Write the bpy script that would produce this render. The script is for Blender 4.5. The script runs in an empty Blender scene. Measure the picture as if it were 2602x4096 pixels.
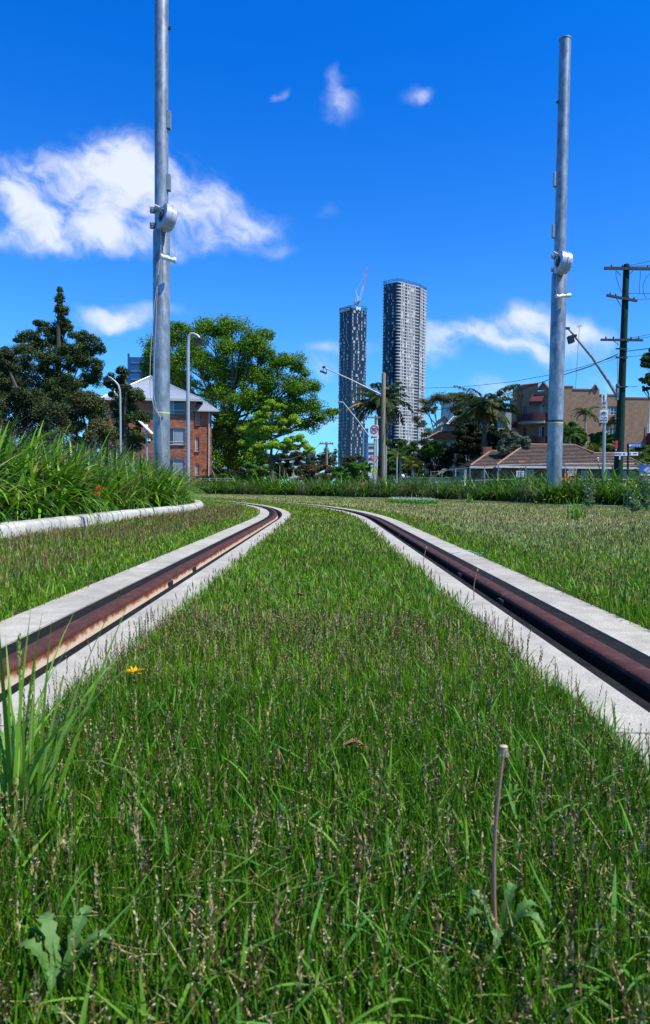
import bpy, math, random
import numpy as np
from mathutils import Vector, Matrix
random.seed(7); rng = np.random.default_rng(11)
R = math.radians
scene = bpy.context.scene
col = scene.collection

# ------------------------------------------------------------------ camera model
F = 2730.0; CX, CY = 1301.0, 2048.0; H = 0.41
PIT = math.atan(93.0/F); ROL = 0.0115
_up = Vector((0, math.sin(PIT), math.cos(PIT))); FW = Vector((0, math.cos(PIT), -math.sin(PIT)))
RT = Vector((1,0,0))*math.cos(ROL) + _up*math.sin(ROL)
UP = Vector((1,0,0))*(-math.sin(ROL)) + _up*math.cos(ROL)
CAM = Vector((0,0,H))
def W(px, py, Y):
    d = FW + RT*((px-CX)/F) + UP*((CY-py)/F)
    return CAM + d*(Y/d.y)
def G(px, Y):
    w = W(px, 1955+(px-CX)*0.0115, Y); return Vector((w.x, w.y, 0))
def S(Y): return Y/F

cam = bpy.data.cameras.new('camera'); camo = bpy.data.objects.new('camera', cam); col.objects.link(camo)
cam.sensor_fit = 'VERTICAL'; cam.sensor_height = 36; cam.lens = 36*F/4096
cam.clip_start = 0.02; cam.clip_end = 9000
m = Matrix.Identity(4)
for i, v in enumerate((RT, UP, -FW)):
    for j in range(3): m[j][i] = v[j]
m.translation = CAM; camo.matrix_world = m
cam.dof.use_dof = True; cam.dof.focus_distance = 4.0; cam.dof.aperture_fstop = 16
scene.camera = camo

# ------------------------------------------------------------------ object helpers
def tag(o, label=None, cat=None, group=None, kind=None):
    if label: o['label'] = label
    if cat: o['category'] = cat
    if group: o['group'] = group
    if kind: o['kind'] = kind
    return o
def thing(name, label, cat, loc, group=None, rz=0):
    o = bpy.data.objects.new(name, None); col.objects.link(o)
    o.location = loc; o.rotation_euler = (0,0,rz); o.empty_display_size = .2
    return tag(o, label, cat, group)
def origin(o):
    v = Vector((0,0,0))
    while o is not None:
        v = v + Vector(o.location); o = o.parent
    return v
class MB:
    def __init__(s): s.v=[]; s.f=[]; s.uv={}; s.mi={}; s.cur=0; s.n=0
    def quad(s, pts, uv=None):
        b=len(s.v); s.v.extend([tuple(p) for p in pts]); s.f.append(tuple(range(b,b+len(pts))))
        if uv: s.uv[len(s.f)-1]=uv
        if s.cur: s.mi[len(s.f)-1]=s.cur
    def face(s, idx):
        s.f.append(tuple(idx))
        if s.cur: s.mi[len(s.f)-1]=s.cur
    def box(s, c, size, U=Vector((1,0,0)), V=Vector((0,1,0)), N=Vector((0,0,1))):
        c=Vector(c); b=len(s.v); hx,hy,hz=[x/2 for x in size]
        for sz in (-1,1):
            for sy in (-1,1):
                for sx in (-1,1): s.v.append(tuple(c+U*sx*hx+V*sy*hy+N*sz*hz))
        for q in ((0,2,3,1),(4,5,7,6),(0,1,5,4),(2,6,7,3),(0,4,6,2),(1,3,7,5)): s.face([b+i for i in q])
        return s
    def rz(s, c, size, a):
        return s.box(c, size, Vector((math.cos(a),math.sin(a),0)), Vector((-math.sin(a),math.cos(a),0)))
    def prect(s, x0,y0,x1,y1,Y,d,proud=0):   # box whose front is that rectangle at distance Y
        a=W(x0,y1,Y); b=W(x1,y0,Y); c=(a+b)/2
        return s.box((c.x,Y+d/2-proud,c.z),(abs(b.x-a.x),d,abs(b.z-a.z)))
    def tube(s, pts, rad, n=8, cap=True):
        pts=[Vector(p) for p in pts]
        if not hasattr(rad,'__len__'): rad=[rad]*len(pts)
        b=len(s.v); t0=None
        for i,p in enumerate(pts):
            t=(pts[min(i+1,len(pts)-1)]-pts[max(i-1,0)]).normalized()
            if t0 is None:
                a=Vector((0,0,1)) if abs(t.z)<.9 else Vector((1,0,0)); u=t.cross(a).normalized()
            else: u=(u-t*u.dot(t)).normalized()
            t0=t; w=t.cross(u)
            for k in range(n):
                an=2*math.pi*k/n; s.v.append(tuple(p+(u*math.cos(an)+w*math.sin(an))*rad[i]))
        for i in range(len(pts)-1):
            for k in range(n):
                s.face([b+i*n+k,b+i*n+(k+1)%n,b+(i+1)*n+(k+1)%n,b+(i+1)*n+k])
        if cap:
            s.face([b+k for k in range(n)][::-1]); s.face([b+(len(pts)-1)*n+k for k in range(n)])
        return s
    def prism(s, poly, z0, z1, caps=True):
        b=len(s.v); n=len(poly)
        for p in poly: s.v.append((p[0],p[1],z0))
        for p in poly: s.v.append((p[0],p[1],z1))
        for i in range(n): s.face([b+i,b+(i+1)%n,b+n+(i+1)%n,b+n+i])
        if caps: s.face([b+i for i in range(n)][::-1]); s.face([b+n+i for i in range(n)])
        return s
    def plate(s, poly3, N, t):              # planar polygon thickened along N
        b=len(s.v); n=len(poly3); N=Vector(N)
        for p in poly3: s.v.append(tuple(Vector(p)+N*t))
        for p in poly3: s.v.append(tuple(p))
        for i in range(n): s.face([b+i,b+n+i,b+n+(i+1)%n,b+(i+1)%n])
        s.face([b+i for i in range(n)]); s.face([b+n+i for i in range(n)][::-1])
        return s
    def wall(s, O, U, Wd, Hh, holes=(), depth=.15, V=Vector((0,0,1))):
        # wall plane with openings and reveals; outward normal is U x V reversed to face the viewer side (U left-to-right seen from outside)
        O=Vector(O); U=Vector(U).normalized(); N=U.cross(V)
        us=sorted(set([0,Wd]+[h[0] for h in holes]+[h[2] for h in holes])); vs=sorted(set([0,Hh]+[h[1] for h in holes]+[h[3] for h in holes]))
        P=lambda u,v,d=0: O+U*u+V*v-N*d
        for i in range(len(us)-1):
            for j in range(len(vs)-1):
                a,b,c,d=us[i],vs[j],us[i+1],vs[j+1]; mu,mv=(a+c)/2,(b+d)/2
                if any(h[0]<mu<h[2] and h[1]<mv<h[3] for h in holes): continue
                s.quad([P(a,b),P(c,b),P(c,d),P(a,d)],[(a,b),(c,b),(c,d),(a,d)])
        for a,b,c,d in holes:
            s.quad([P(a,b),P(a,b,depth),P(c,b,depth),P(c,b)],[(0,0),(0,depth),(c-a,depth),(c-a,0)])
            s.quad([P(a,d),P(c,d),P(c,d,depth),P(a,d,depth)],[(0,0),(c-a,0),(c-a,depth),(0,depth)])
            s.quad([P(a,b),P(a,d),P(a,d,depth),P(a,b,depth)],[(0,0),(0,d-b),(depth,d-b),(depth,0)])
            s.quad([P(c,b),P(c,b,depth),P(c,d,depth),P(c,d)],[(0,0),(depth,0),(depth,d-b),(0,d-b)])
        return s
    def build(s, name, mat, parent=None, smooth=False, loc=None):
        me=bpy.data.meshes.new(name)
        org = origin(parent) if parent is not None else (Vector(loc) if loc is not None else Vector((0,0,0)))
        me.from_pydata([(x-org.x,y-org.y,z-org.z) for x,y,z in s.v],[],s.f)
        mats = mat if isinstance(mat,(list,tuple)) else [mat]
        for q in mats: me.materials.append(q)
        if s.mi:
            for k,v in s.mi.items(): me.polygons[k].material_index=v
        if s.uv:
            L=me.uv_layers.new(name='UVMap')
            for k,uv in s.uv.items():
                for li,t in zip(me.polygons[k].loop_indices,uv): L.data[li].uv=t
        if smooth:
            me.polygons.foreach_set('use_smooth',[True]*len(me.polygons))
            try: me.set_sharp_from_angle(angle=R(40))
            except Exception: pass
        me.update()
        o=bpy.data.objects.new(name,me); col.objects.link(o)
        if parent is not None: o.parent=parent
        elif loc is not None: o.location=loc
        return o
def npmesh(name, verts, faces, colr, mat, parent=None, loc=None):
    """verts (n,3), faces (m,k) equal size, colr (n,3) colour of each leaf or blade"""
    org = origin(parent) if parent is not None else (Vector(loc) if loc is not None else Vector((0,0,0)))
    me=bpy.data.meshes.new(name); n=len(verts); mF,k=faces.shape
    me.vertices.add(n); me.vertices.foreach_set('co',(verts-np.array(org)).astype(np.float32).ravel())
    me.loops.add(mF*k); me.loops.foreach_set('vertex_index',faces.astype(np.int32).ravel())
    me.polygons.add(mF); me.polygons.foreach_set('loop_start',np.arange(0,mF*k,k,dtype=np.int32)); me.polygons.foreach_set('loop_total',np.full(mF,k,dtype=np.int32))
    me.materials.append(mat)
    a=me.color_attributes.new('Col','FLOAT_COLOR','POINT')
    c=np.ones((n,4),np.float32); c[:,:3]=colr; a.data.foreach_set('color',c.ravel())
    me.update(calc_edges=True)
    o=bpy.data.objects.new(name,me); col.objects.link(o)
    if parent is not None: o.parent=parent
    elif loc is not None: o.location=loc
    return o
def copy_tree(o, parent=None):
    c=o.copy(); col.objects.link(c)
    if parent is not None: c.parent=parent
    for ch in list(o.children): copy_tree(ch,c)
    return c

# ------------------------------------------------------------------ materials
def mat(name, colr, rough=.6, metal=0, var=0, vscale=5, bump=0, bscale=40, c2=None, spec=.5, stretch=None):
    m=bpy.data.materials.new(name); m.use_nodes=True; nt=m.node_tree; b=nt.nodes['Principled BSDF']
    b.inputs['Base Color'].default_value=(*colr,1); b.inputs['Roughness'].default_value=rough; b.inputs['Metallic'].default_value=metal
    b.inputs['Specular IOR Level'].default_value=spec
    if var or bump or c2:
        tc=nt.nodes.new('ShaderNodeTexCoord'); vec=tc.outputs['Object']
        if stretch:
            mp=nt.nodes.new('ShaderNodeMapping'); mp.inputs['Scale'].default_value=stretch; nt.links.new(vec,mp.inputs[0]); vec=mp.outputs[0]
    if var or c2:
        n=nt.nodes.new('ShaderNodeTexNoise'); n.inputs['Scale'].default_value=vscale; n.inputs['Detail'].default_value=7; n.inputs['Roughness'].default_value=.65
        nt.links.new(vec,n.inputs['Vector'])
        rp=nt.nodes.new('ShaderNodeValToRGB'); rp.color_ramp.elements[0].position=.32; rp.color_ramp.elements[1].position=.68
        a=tuple(x*(1-var) for x in colr); bb=c2 if c2 else tuple(min(1,x*(1+var)) for x in colr)
        rp.color_ramp.elements[0].color=(*a,1); rp.color_ramp.elements[1].color=(*bb,1)
        nt.links.new(n.outputs['Fac'],rp.inputs[0]); nt.links.new(rp.outputs[0],b.inputs['Base Color'])
    if bump:
        n2=nt.nodes.new('ShaderNodeTexNoise'); n2.inputs['Scale'].default_value=bscale; n2.inputs['Detail'].default_value=6
        nt.links.new(vec,n2.inputs['Vector']); bp=nt.nodes.new('ShaderNodeBump'); bp.inputs['Strength'].default_value=bump; bp.inputs['Distance'].default_value=.01
        nt.links.new(n2.outputs['Fac'],bp.inputs['Height']); nt.links.new(bp.outputs[0],b.inputs['Normal'])
    return m
def leafmat(name, rough=.5, trans=.3, tint=(1.1,1.15,.5)):
    m=bpy.data.materials.new(name); m.use_nodes=True; nt=m.node_tree; b=nt.nodes['Principled BSDF']; out=nt.nodes['Material Output']
    at=nt.nodes.new('ShaderNodeAttribute'); at.attribute_name='Col'
    nt.links.new(at.outputs['Color'],b.inputs['Base Color']); b.inputs['Roughness'].default_value=rough; b.inputs['Specular IOR Level'].default_value=.16
    tr=nt.nodes.new('ShaderNodeBsdfTranslucent'); mx=nt.nodes.new('ShaderNodeMixShader'); mx.inputs[0].default_value=trans
    vm=nt.nodes.new('ShaderNodeVectorMath'); vm.operation='MULTIPLY'; vm.inputs[1].default_value=tint
    nt.links.new(at.outputs['Color'],vm.inputs[0]); nt.links.new(vm.outputs[0],tr.inputs[0])
    nt.links.new(b.outputs[0],mx.inputs[1]); nt.links.new(tr.outputs[0],mx.inputs[2]); nt.links.new(mx.outputs[0],out.inputs[0])
    return m
def brickmat(name, c1, c2, mort, bw=.24, bh=.086, off=.5, rough=.85, msz=.012, big=.25):
    m=bpy.data.materials.new(name); m.use_nodes=True; nt=m.node_tree; b=nt.nodes['Principled BSDF']; b.inputs['Roughness'].default_value=rough
    uv=nt.nodes.new('ShaderNodeUVMap'); br=nt.nodes.new('ShaderNodeTexBrick'); br.inputs['Scale'].default_value=1
    br.inputs['Brick Width'].default_value=bw; br.inputs['Row Height'].default_value=bh; br.inputs['Mortar Size'].default_value=msz; br.offset=off
    br.inputs['Color1'].default_value=(*c1,1); br.inputs['Color2'].default_value=(*c2,1); br.inputs['Mortar'].default_value=(*mort,1)
    nt.links.new(uv.outputs[0],br.inputs['Vector'])
    n=nt.nodes.new('ShaderNodeTexNoise'); n.inputs['Scale'].default_value=1.7; n.inputs['Detail'].default_value=8; n.inputs['Roughness'].default_value=.7; nt.links.new(uv.outputs[0],n.inputs['Vector'])
    mr=nt.nodes.new('ShaderNodeMapRange'); mr.inputs['From Min'].default_value=.3; mr.inputs['From Max'].default_value=.7; mr.inputs['To Min'].default_value=1-big; mr.inputs['To Max'].default_value=1+big; nt.links.new(n.outputs['Fac'],mr.inputs[0])
    vm=nt.nodes.new('ShaderNodeVectorMath'); vm.operation='SCALE'; nt.links.new(br.outputs['Color'],vm.inputs[0]); nt.links.new(mr.outputs[0],vm.inputs['Scale'])
    nt.links.new(vm.outputs[0],b.inputs['Base Color'])
    bp=nt.nodes.new('ShaderNodeBump'); bp.inputs['Strength'].default_value=.5; bp.inputs['Distance'].default_value=.01; bp.invert=True
    nt.links.new(br.outputs['Fac'],bp.inputs['Height']); nt.links.new(bp.outputs[0],b.inputs['Normal'])
    return m
def glassmat(name, c=(.02,.03,.04), rough=.06, spec=.8):
    return mat(name,c,rough,0,spec=spec)
M=dict(
 galv=mat('galvanised_steel',(.27,.30,.32),.42,.5,var=.42,vscale=7,bump=.06,bscale=60,stretch=(1,1,.35)),
 galv2=mat('dull_galvanised',(.26,.29,.31),.5,.35,var=.15,vscale=14),
 paleg=mat('pale_grey_paint',(.42,.45,.55),.32,.1,var=.06,vscale=8),
 darksteel=mat('dark_steel',(.05,.055,.06),.5,.5,var=.3,vscale=40),
 black=mat('black_metal',(.015,.016,.018),.45,.2),
 white=mat('white_paint',(.78,.78,.76),.5),
 plastic=mat('white_plastic_wrap',(.82,.82,.8),.25,0,bump=.9,bscale=25),
 rope=mat('rope',(.35,.37,.36),.8),
 yellow=mat('yellow_tape',(.75,.65,.03),.5),
 concrete=mat('concrete',(.42,.392,.325),.85,0,var=.17,vscale=14,bump=.5,bscale=160),
 kerb=mat('kerb_concrete',(.47,.45,.40),.85,0,var=.2,vscale=5,bump=.3,bscale=90),
 rubber=mat('black_rubber',(.016,.015,.013),.9,0,spec=.1,var=.45,vscale=18,bump=.5,bscale=120),
 soil=mat('soil_mulch',(.045,.032,.022),.95,0,var=.5,vscale=30,bump=1,bscale=60),
 turf=mat('turf_base',(.035,.06,.012),.95,0,vscale=3,c2=(.06,.055,.025),bump=1,bscale=80),
 ground=mat('far_ground',(.05,.075,.025),.95,0,vscale=.2,c2=(.09,.085,.05)),
 asphalt=mat('asphalt',(.055,.055,.057),.9,0,var=.2,vscale=2),
 leaf=leafmat('leaf'), grass=leafmat('grass_blade',.6,.27), seed=leafmat('seed_head',.8,.15,(1,1,1)),
 strap=leafmat('strap_leaf',.32,.28), conifer=leafmat('conifer_leaf',.7,.12), petal=leafmat('petal',.6,.3,(1,1,1)),
 bark=mat('bark',(.085,.07,.055),.9,0,var=.4,vscale=6,bump=.6,bscale=25),
 palebark=mat('pale_bark',(.33,.29,.23),.8,0,var=.3,vscale=4),
 timber=mat('weathered_timber',(.24,.19,.12),.85,0,var=.35,vscale=12,bump=.5,bscale=40,stretch=(4,4,.3)),
 darktimber=mat('green_treated_timber',(.010,.034,.024),.9,0,spec=.15,var=.35,vscale=10,bump=.4,bscale=40,stretch=(4,4,.3)),
 redbrick=brickmat('red_brick',(.46,.14,.055),(.20,.055,.03),(.30,.20,.14),.32,.12,big=.45),
 tanbrick=brickmat('tan_brick',(.30,.18,.10),(.24,.14,.08),(.27,.19,.13)),
 brownbrick=brickmat('brown_brick',(.17,.09,.045),(.11,.06,.035),(.14,.11,.08)),
 render=mat('cream_render',(.30,.31,.27),.85,0,var=.08,vscale=1.5),
 whitewall=mat('white_wall',(.6,.6,.58),.85,0,var=.05,vscale=1.5),
 zinc=mat('corrugated_zinc',(.36,.40,.46),.45,.2,var=.06,vscale=2),
 tile=brickmat('roof_tile',(.20,.13,.10),(.13,.10,.08),(.05,.035,.03),.25,.335,.5,.85,.016,.4),
 tile2=brickmat('terracotta_tile',(.22,.10,.075),(.15,.08,.06),(.07,.04,.03),.25,.335,.5,.85,.02,.35),
 ridge=mat('ridge_tile',(.27,.15,.115),.85,0,var=.3,vscale=6),
 blueroof=mat('blue_roof',(.035,.05,.10),.6),
 gutter=mat('white_gutter',(.55,.55,.52),.5),
 glass=glassmat('window_glass'), bluesheet=mat('blue_glass_facade',(.035,.10,.23),.25,.3,var=.1,vscale=.05),
 curtain=mat('curtain',(.30,.34,.36),.9,0,var=.3,vscale=9,stretch=(3,3,.2)),
 red=mat('red_balcony',(.10,.022,.02),.6), pinktrim=mat('terracotta_trim',(.26,.085,.055),.8),
 greenfence=mat('green_fence',(.05,.14,.11),.5),
 signwhite=mat('sign_white',(.72,.72,.70),.45), signred=mat('sign_red',(.55,.02,.025),.45), signblack=mat('sign_black',(.01,.01,.01),.5),
 signyg=mat('sign_yellow_green',(.55,.85,.02),.45), signblue=mat('sign_blue',(.015,.10,.42),.45), signorange=mat('sign_orange',(.75,.27,.02),.5),
 cone=mat('orange_plastic',(.85,.13,.03),.5), crate=mat('insulator',(.12,.06,.05),.35), blockglass=mat('glass_block',(.05,.10,.12),.2),
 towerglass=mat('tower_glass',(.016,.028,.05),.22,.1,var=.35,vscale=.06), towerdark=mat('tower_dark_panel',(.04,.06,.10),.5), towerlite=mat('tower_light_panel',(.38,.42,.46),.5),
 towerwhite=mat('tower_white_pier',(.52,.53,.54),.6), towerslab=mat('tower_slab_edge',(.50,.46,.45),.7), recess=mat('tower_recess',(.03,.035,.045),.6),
 cranered=mat('crane_red',(.62,.28,.24),.5), cranewhite=mat('crane_white',(.7,.7,.7),.5),
)
# broad stains and joints' dirt on the concrete, blotches on the steel
def stain(m,sc,lo,hi):
    nt=m.node_tree; b=nt.nodes['Principled BSDF']; l=b.inputs['Base Color'].links[0]; src=l.from_socket
    tc=nt.nodes.new('ShaderNodeTexCoord'); n=nt.nodes.new('ShaderNodeTexNoise'); n.inputs['Scale'].default_value=sc; n.inputs['Detail'].default_value=6; n.inputs['Roughness'].default_value=.7; nt.links.new(tc.outputs['Object'],n.inputs['Vector'])
    r=nt.nodes.new('ShaderNodeMapRange'); r.inputs['From Min'].default_value=.35; r.inputs['From Max'].default_value=.6; r.inputs['To Min'].default_value=lo; r.inputs['To Max'].default_value=hi; nt.links.new(n.outputs['Fac'],r.inputs[0])
    v=nt.nodes.new('ShaderNodeVectorMath'); v.operation='SCALE'; nt.links.new(src,v.inputs[0]); nt.links.new(r.outputs[0],v.inputs['Scale']); nt.links.new(v.outputs[0],b.inputs['Base Color'])
stain(M['concrete'],1.9,.78,1.06); stain(M['kerb'],1.2,.8,1.05); stain(M['galv'],1.1,.8,1.1)
# rusty rail: dark red-brown head, cream patched side
def rustmat(name, side):
    m=bpy.data.materials.new(name); m.use_nodes=True; nt=m.node_tree; b=nt.nodes['Principled BSDF']; b.inputs['Roughness'].default_value=.62 if not side else .85
    b.inputs['Metallic'].default_value=.1 if not side else 0; b.inputs['Specular IOR Level'].default_value=.12
    tc=nt.nodes.new('ShaderNodeTexCoord'); n=nt.nodes.new('ShaderNodeTexNoise'); n.inputs['Scale'].default_value=22 if side else 16; n.inputs['Detail'].default_value=9; n.inputs['Roughness'].default_value=.72
    nt.links.new(tc.outputs['Object'],n.inputs['Vector']); rp=nt.nodes.new('ShaderNodeValToRGB'); e=rp.color_ramp.elements
    if side:
        sp=nt.nodes.new('ShaderNodeSeparateXYZ'); nt.links.new(tc.outputs['Object'],sp.inputs[0])
        mr=nt.nodes.new('ShaderNodeMapRange'); mr.inputs['From Min'].default_value=.004; mr.inputs['From Max'].default_value=-.024; mr.inputs['To Min'].default_value=-.30; mr.inputs['To Max'].default_value=.24; nt.links.new(sp.outputs['Z'],mr.inputs[0])
        ad=nt.nodes.new('ShaderNodeMath'); nt.links.new(n.outputs['Fac'],ad.inputs[0]); nt.links.new(mr.outputs[0],ad.inputs[1]); src=ad.outputs[0]
        e[0].position=.30; e[0].color=(.13,.035,.018,1); e[1].position=.62; e[1].color=(.58,.46,.34,1); q=e.new(.45); q.color=(.30,.10,.04,1)
    else:
        src=n.outputs['Fac']; e[0].position=.3; e[0].color=(.055,.024,.019,1); e[1].position=.75; e[1].color=(.17,.072,.045,1); q=e.new(.52); q.color=(.085,.034,.025,1)
    nt.links.new(src,rp.inputs[0]); nt.links.new(rp.outputs[0],b.inputs['Base Color'])
    n2=nt.nodes.new('ShaderNodeTexNoise'); n2.inputs['Scale'].default_value=150; nt.links.new(tc.outputs['Object'],n2.inputs['Vector']); bp=nt.nodes.new('ShaderNodeBump'); bp.inputs['Strength'].default_value=.35; bp.inputs['Distance'].default_value=.004
    nt.links.new(n2.outputs['Fac'],bp.inputs['Height']); nt.links.new(bp.outputs[0],b.inputs['Normal'])
    return m
M['railtop']=rustmat('rusty_rail_head',False); M['railside']=rustmat('rusty_rail_side',True); M['railside_shaded']=mat('shaded_rust_side',(.035,.016,.010),.95,0,var=.5,vscale=25,spec=.05)  # right rail's rusty side, its shade painted in as a near-black colour

# ------------------------------------------------------------------ sun, sky and clouds
SD = Vector((.87*math.cos(R(57)), -.49*math.cos(R(57)), math.sin(R(57)))).normalized()
sun=bpy.data.lights.new('sun','SUN'); sun.energy=5.0; sun.angle=R(.53); sun.color=(1,.94,.76)
so=bpy.data.objects.new('sun',sun); col.objects.link(so); so.rotation_euler=SD.to_track_quat('Z','Y').to_euler(); so.location=(20,-20,40)
wd=bpy.data.worlds.new('World'); scene.world=wd; wd.use_nodes=True; nt=wd.node_tree; bg=nt.nodes['Background']
sky=nt.nodes.new('ShaderNodeTexSky'); sky.sky_type='NISHITA'; sky.sun_disc=False; sky.sun_elevation=R(57); sky.sun_rotation=math.atan2(SD.x,SD.y)
sky.air_density=1.0; sky.dust_density=.3; sky.ozone_density=3.0
def N(t,**k):
    n=nt.nodes.new(t)
    for a,b in k.items(): setattr(n,a,b)
    return n
def mth(op,a,b=None,clamp=False):
    n=N('ShaderNodeMath',operation=op); n.use_clamp=clamp
    for i,x in enumerate((a,b)):
        if x is None: continue
        if isinstance(x,(int,float)): n.inputs[i].default_value=x
        else: nt.links.new(x,n.inputs[i])
    return n.outputs[0]
tc=N('ShaderNodeTexCoord'); sp=N('ShaderNodeSeparateXYZ'); nt.links.new(tc.outputs['Generated'],sp.inputs[0])
yy=mth('MAXIMUM',sp.outputs['Y'],.05); uu=mth('DIVIDE',sp.outputs['X'],yy); vv=mth('DIVIDE',sp.outputs['Z'],yy)
cb=N('ShaderNodeCombineXYZ'); nt.links.new(uu,cb.inputs[0]); nt.links.new(vv,cb.inputs[1])
n1=N('ShaderNodeTexNoise'); n1.inputs['Scale'].default_value=13; n1.inputs['Detail'].default_value=3; nt.links.new(cb.outputs[0],n1.inputs['Vector'])
wv=N('ShaderNodeVectorMath',operation='SUBTRACT'); nt.links.new(n1.outputs['Color'],wv.inputs[0]); wv.inputs[1].default_value=(.5,.5,.5)
ws=N('ShaderNodeVectorMath',operation='SCALE'); nt.links.new(wv.outputs[0],ws.inputs[0]); ws.inputs['Scale'].default_value=.07
wa=N('ShaderNodeVectorMath',operation='ADD'); nt.links.new(cb.outputs[0],wa.inputs[0]); nt.links.new(ws.outputs[0],wa.inputs[1])
acc=None
CL=[(40,740,230,90,.8),(120,850,260,130,1),(330,760,240,150,1.1),(440,640,130,110,.9),(600,760,210,150,1.1),(780,850,210,120,1.15),(960,930,180,80,1.1),(60,985,170,60,.8),(400,920,260,110,1),(560,1010,150,55,.8),
    (260,1015,120,35,.6),(780,1020,100,40,.5),(1090,1020,110,30,.6),(480,1290,165,62,1.25),(370,1230,90,45,.5),(1350,440,80,110,.85),(1345,330,45,60,.35),(1630,415,75,45,.8),(1600,350,30,35,.35),(1100,415,60,32,.7),(1300,870,75,75,.5),
    (300,455,60,40,.3),(1740,1380,130,75,1.15),(1850,1300,120,55,1.1),(2080,1310,150,75,1.3),(2150,1340,190,90,1.3),(2290,1370,140,70,.9),(1310,1390,120,55,.7),(1480,1370,90,60,.6),(1290,1500,180,60,.75),(1270,1700,220,90,.8),(700,1250,120,40,.3),(2450,1500,160,50,.5),(2350,1600,300,60,.6),(60,1300,200,40,.3),(1950,1560,220,60,.6)]
for px,py,rx,ry,a in CL:
    c=Vector(((px-CX)/F,(1955-py)/F,0))
    s=N('ShaderNodeVectorMath',operation='SUBTRACT'); nt.links.new(wa.outputs[0],s.inputs[0]); s.inputs[1].default_value=c
    d=N('ShaderNodeVectorMath',operation='MULTIPLY'); nt.links.new(s.outputs[0],d.inputs[0]); d.inputs[1].default_value=(F/rx,F/ry,0)
    q=N('ShaderNodeVectorMath',operation='DOT_PRODUCT'); nt.links.new(d.outputs[0],q.inputs[0]); nt.links.new(d.outputs[0],q.inputs[1])
    g=mth('MULTIPLY',mth('POWER',2.718,mth('MULTIPLY',q.outputs['Value'],-1.1)),a)
    acc=g if acc is None else mth('ADD',acc,g)
m0=N('ShaderNodeMapping'); m0.inputs['Rotation'].default_value=(0,0,R(30)); nt.links.new(wa.outputs[0],m0.inputs[0])
mp=N('ShaderNodeMapping'); mp.inputs['Scale'].default_value=(9,14,1); nt.links.new(m0.outputs[0],mp.inputs[0])
n2=N('ShaderNodeTexNoise'); n2.inputs['Scale'].default_value=1; n2.inputs['Detail'].default_value=8; n2.inputs['Roughness'].default_value=.58; nt.links.new(mp.outputs[0],n2.inputs['Vector'])
acc=mth('MINIMUM',mth('MULTIPLY',acc,.75),1.0)
dn=mth('MULTIPLY',acc,mth('ADD',mth('MULTIPLY',mth('SUBTRACT',n2.outputs['Fac'],.5),4.2),.95))
mr=N('ShaderNodeMapRange',interpolation_type='SMOOTHSTEP'); mr.inputs['From Min'].default_value=.16; mr.inputs['From Max'].default_value=1.42; nt.links.new(dn,mr.inputs[0])
dens=mth('MULTIPLY',mr.outputs[0],mth('GREATER_THAN',sp.outputs['Y'],.05)); dens=mth('MULTIPLY',dens,mth('GREATER_THAN',sp.outputs['Z'],-.01))
dens=mth('MULTIPLY',dens,.9)
tint=N('ShaderNodeVectorMath',operation='MULTIPLY'); nt.links.new(sky.outputs[0],tint.inputs[0]); tmr=N('ShaderNodeMapRange',interpolation_type='SMOOTHSTEP'); tmr.inputs['From Min'].default_value=.0; tmr.inputs['From Max'].default_value=.58; nt.links.new(sp.outputs['Z'],tmr.inputs[0])
tmx=N('ShaderNodeMix',data_type='RGBA'); nt.links.new(tmr.outputs[0],tmx.inputs[0]); tmx.inputs[6].default_value=(.55,1.30,1.9,1); tmx.inputs[7].default_value=(.02,.90,2.3,1); nt.links.new(tmx.outputs[2],tint.inputs[1])
mix=N('ShaderNodeMix',data_type='RGBA'); nt.links.new(dens,mix.inputs[0]); nt.links.new(tint.outputs[0],mix.inputs[6]); mix.inputs[7].default_value=(8.2,8.7,9.4,1)
nt.links.new(mix.outputs[2],bg.inputs[0]); bg.inputs[1].default_value=.086
scene.view_settings.view_transform='Standard'; scene.view_settings.look='None'; scene.view_settings.exposure=.36; scene.view_settings.gamma=1
scene.render.engine='CYCLES'; scene.cycles.max_bounces=6; scene.cycles.transparent_max_bounces=8

# ------------------------------------------------------------------ track geometry
Y0, RC = 8.8, 30.0
def track(s, off, z=0):
    if s<=Y0: return Vector((off,s,z))
    a=(s-Y0)/RC; r=RC+off
    return Vector((-RC+r*math.cos(a), Y0+r*math.sin(a), z))
def koff(s):
    t=min(1,max(0,(s-8)/5.5)); return .36*t*t*(3-2*t)
def offs(X,Y):
    return np.where(Y>Y0, np.hypot(X+RC,Y-Y0)-RC, X)
def ss(a=-3.,b=50.):
    out=list(np.arange(a,Y0,.6))+list(np.arange(Y0,b,.5)); return out
def sweep(mb, prof, S_, closed=True):
    n=len(prof); b=len(mb.v)
    for s in S_:
        for o,z in prof: mb.v.append(tuple(track(s,o,z)))
    for i in range(len(S_)-1):
        for k in range(n if closed else n-1):
            mb.face([b+i*n+k,b+i*n+(k+1)%n,b+(i+1)*n+(k+1)%n,b+(i+1)*n+k])
    if closed: mb.face([b+k for k in range(n)]); mb.face([b+(len(S_)-1)*n+k for k in range(n)][::-1])
    return mb
RO=.7175
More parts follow.
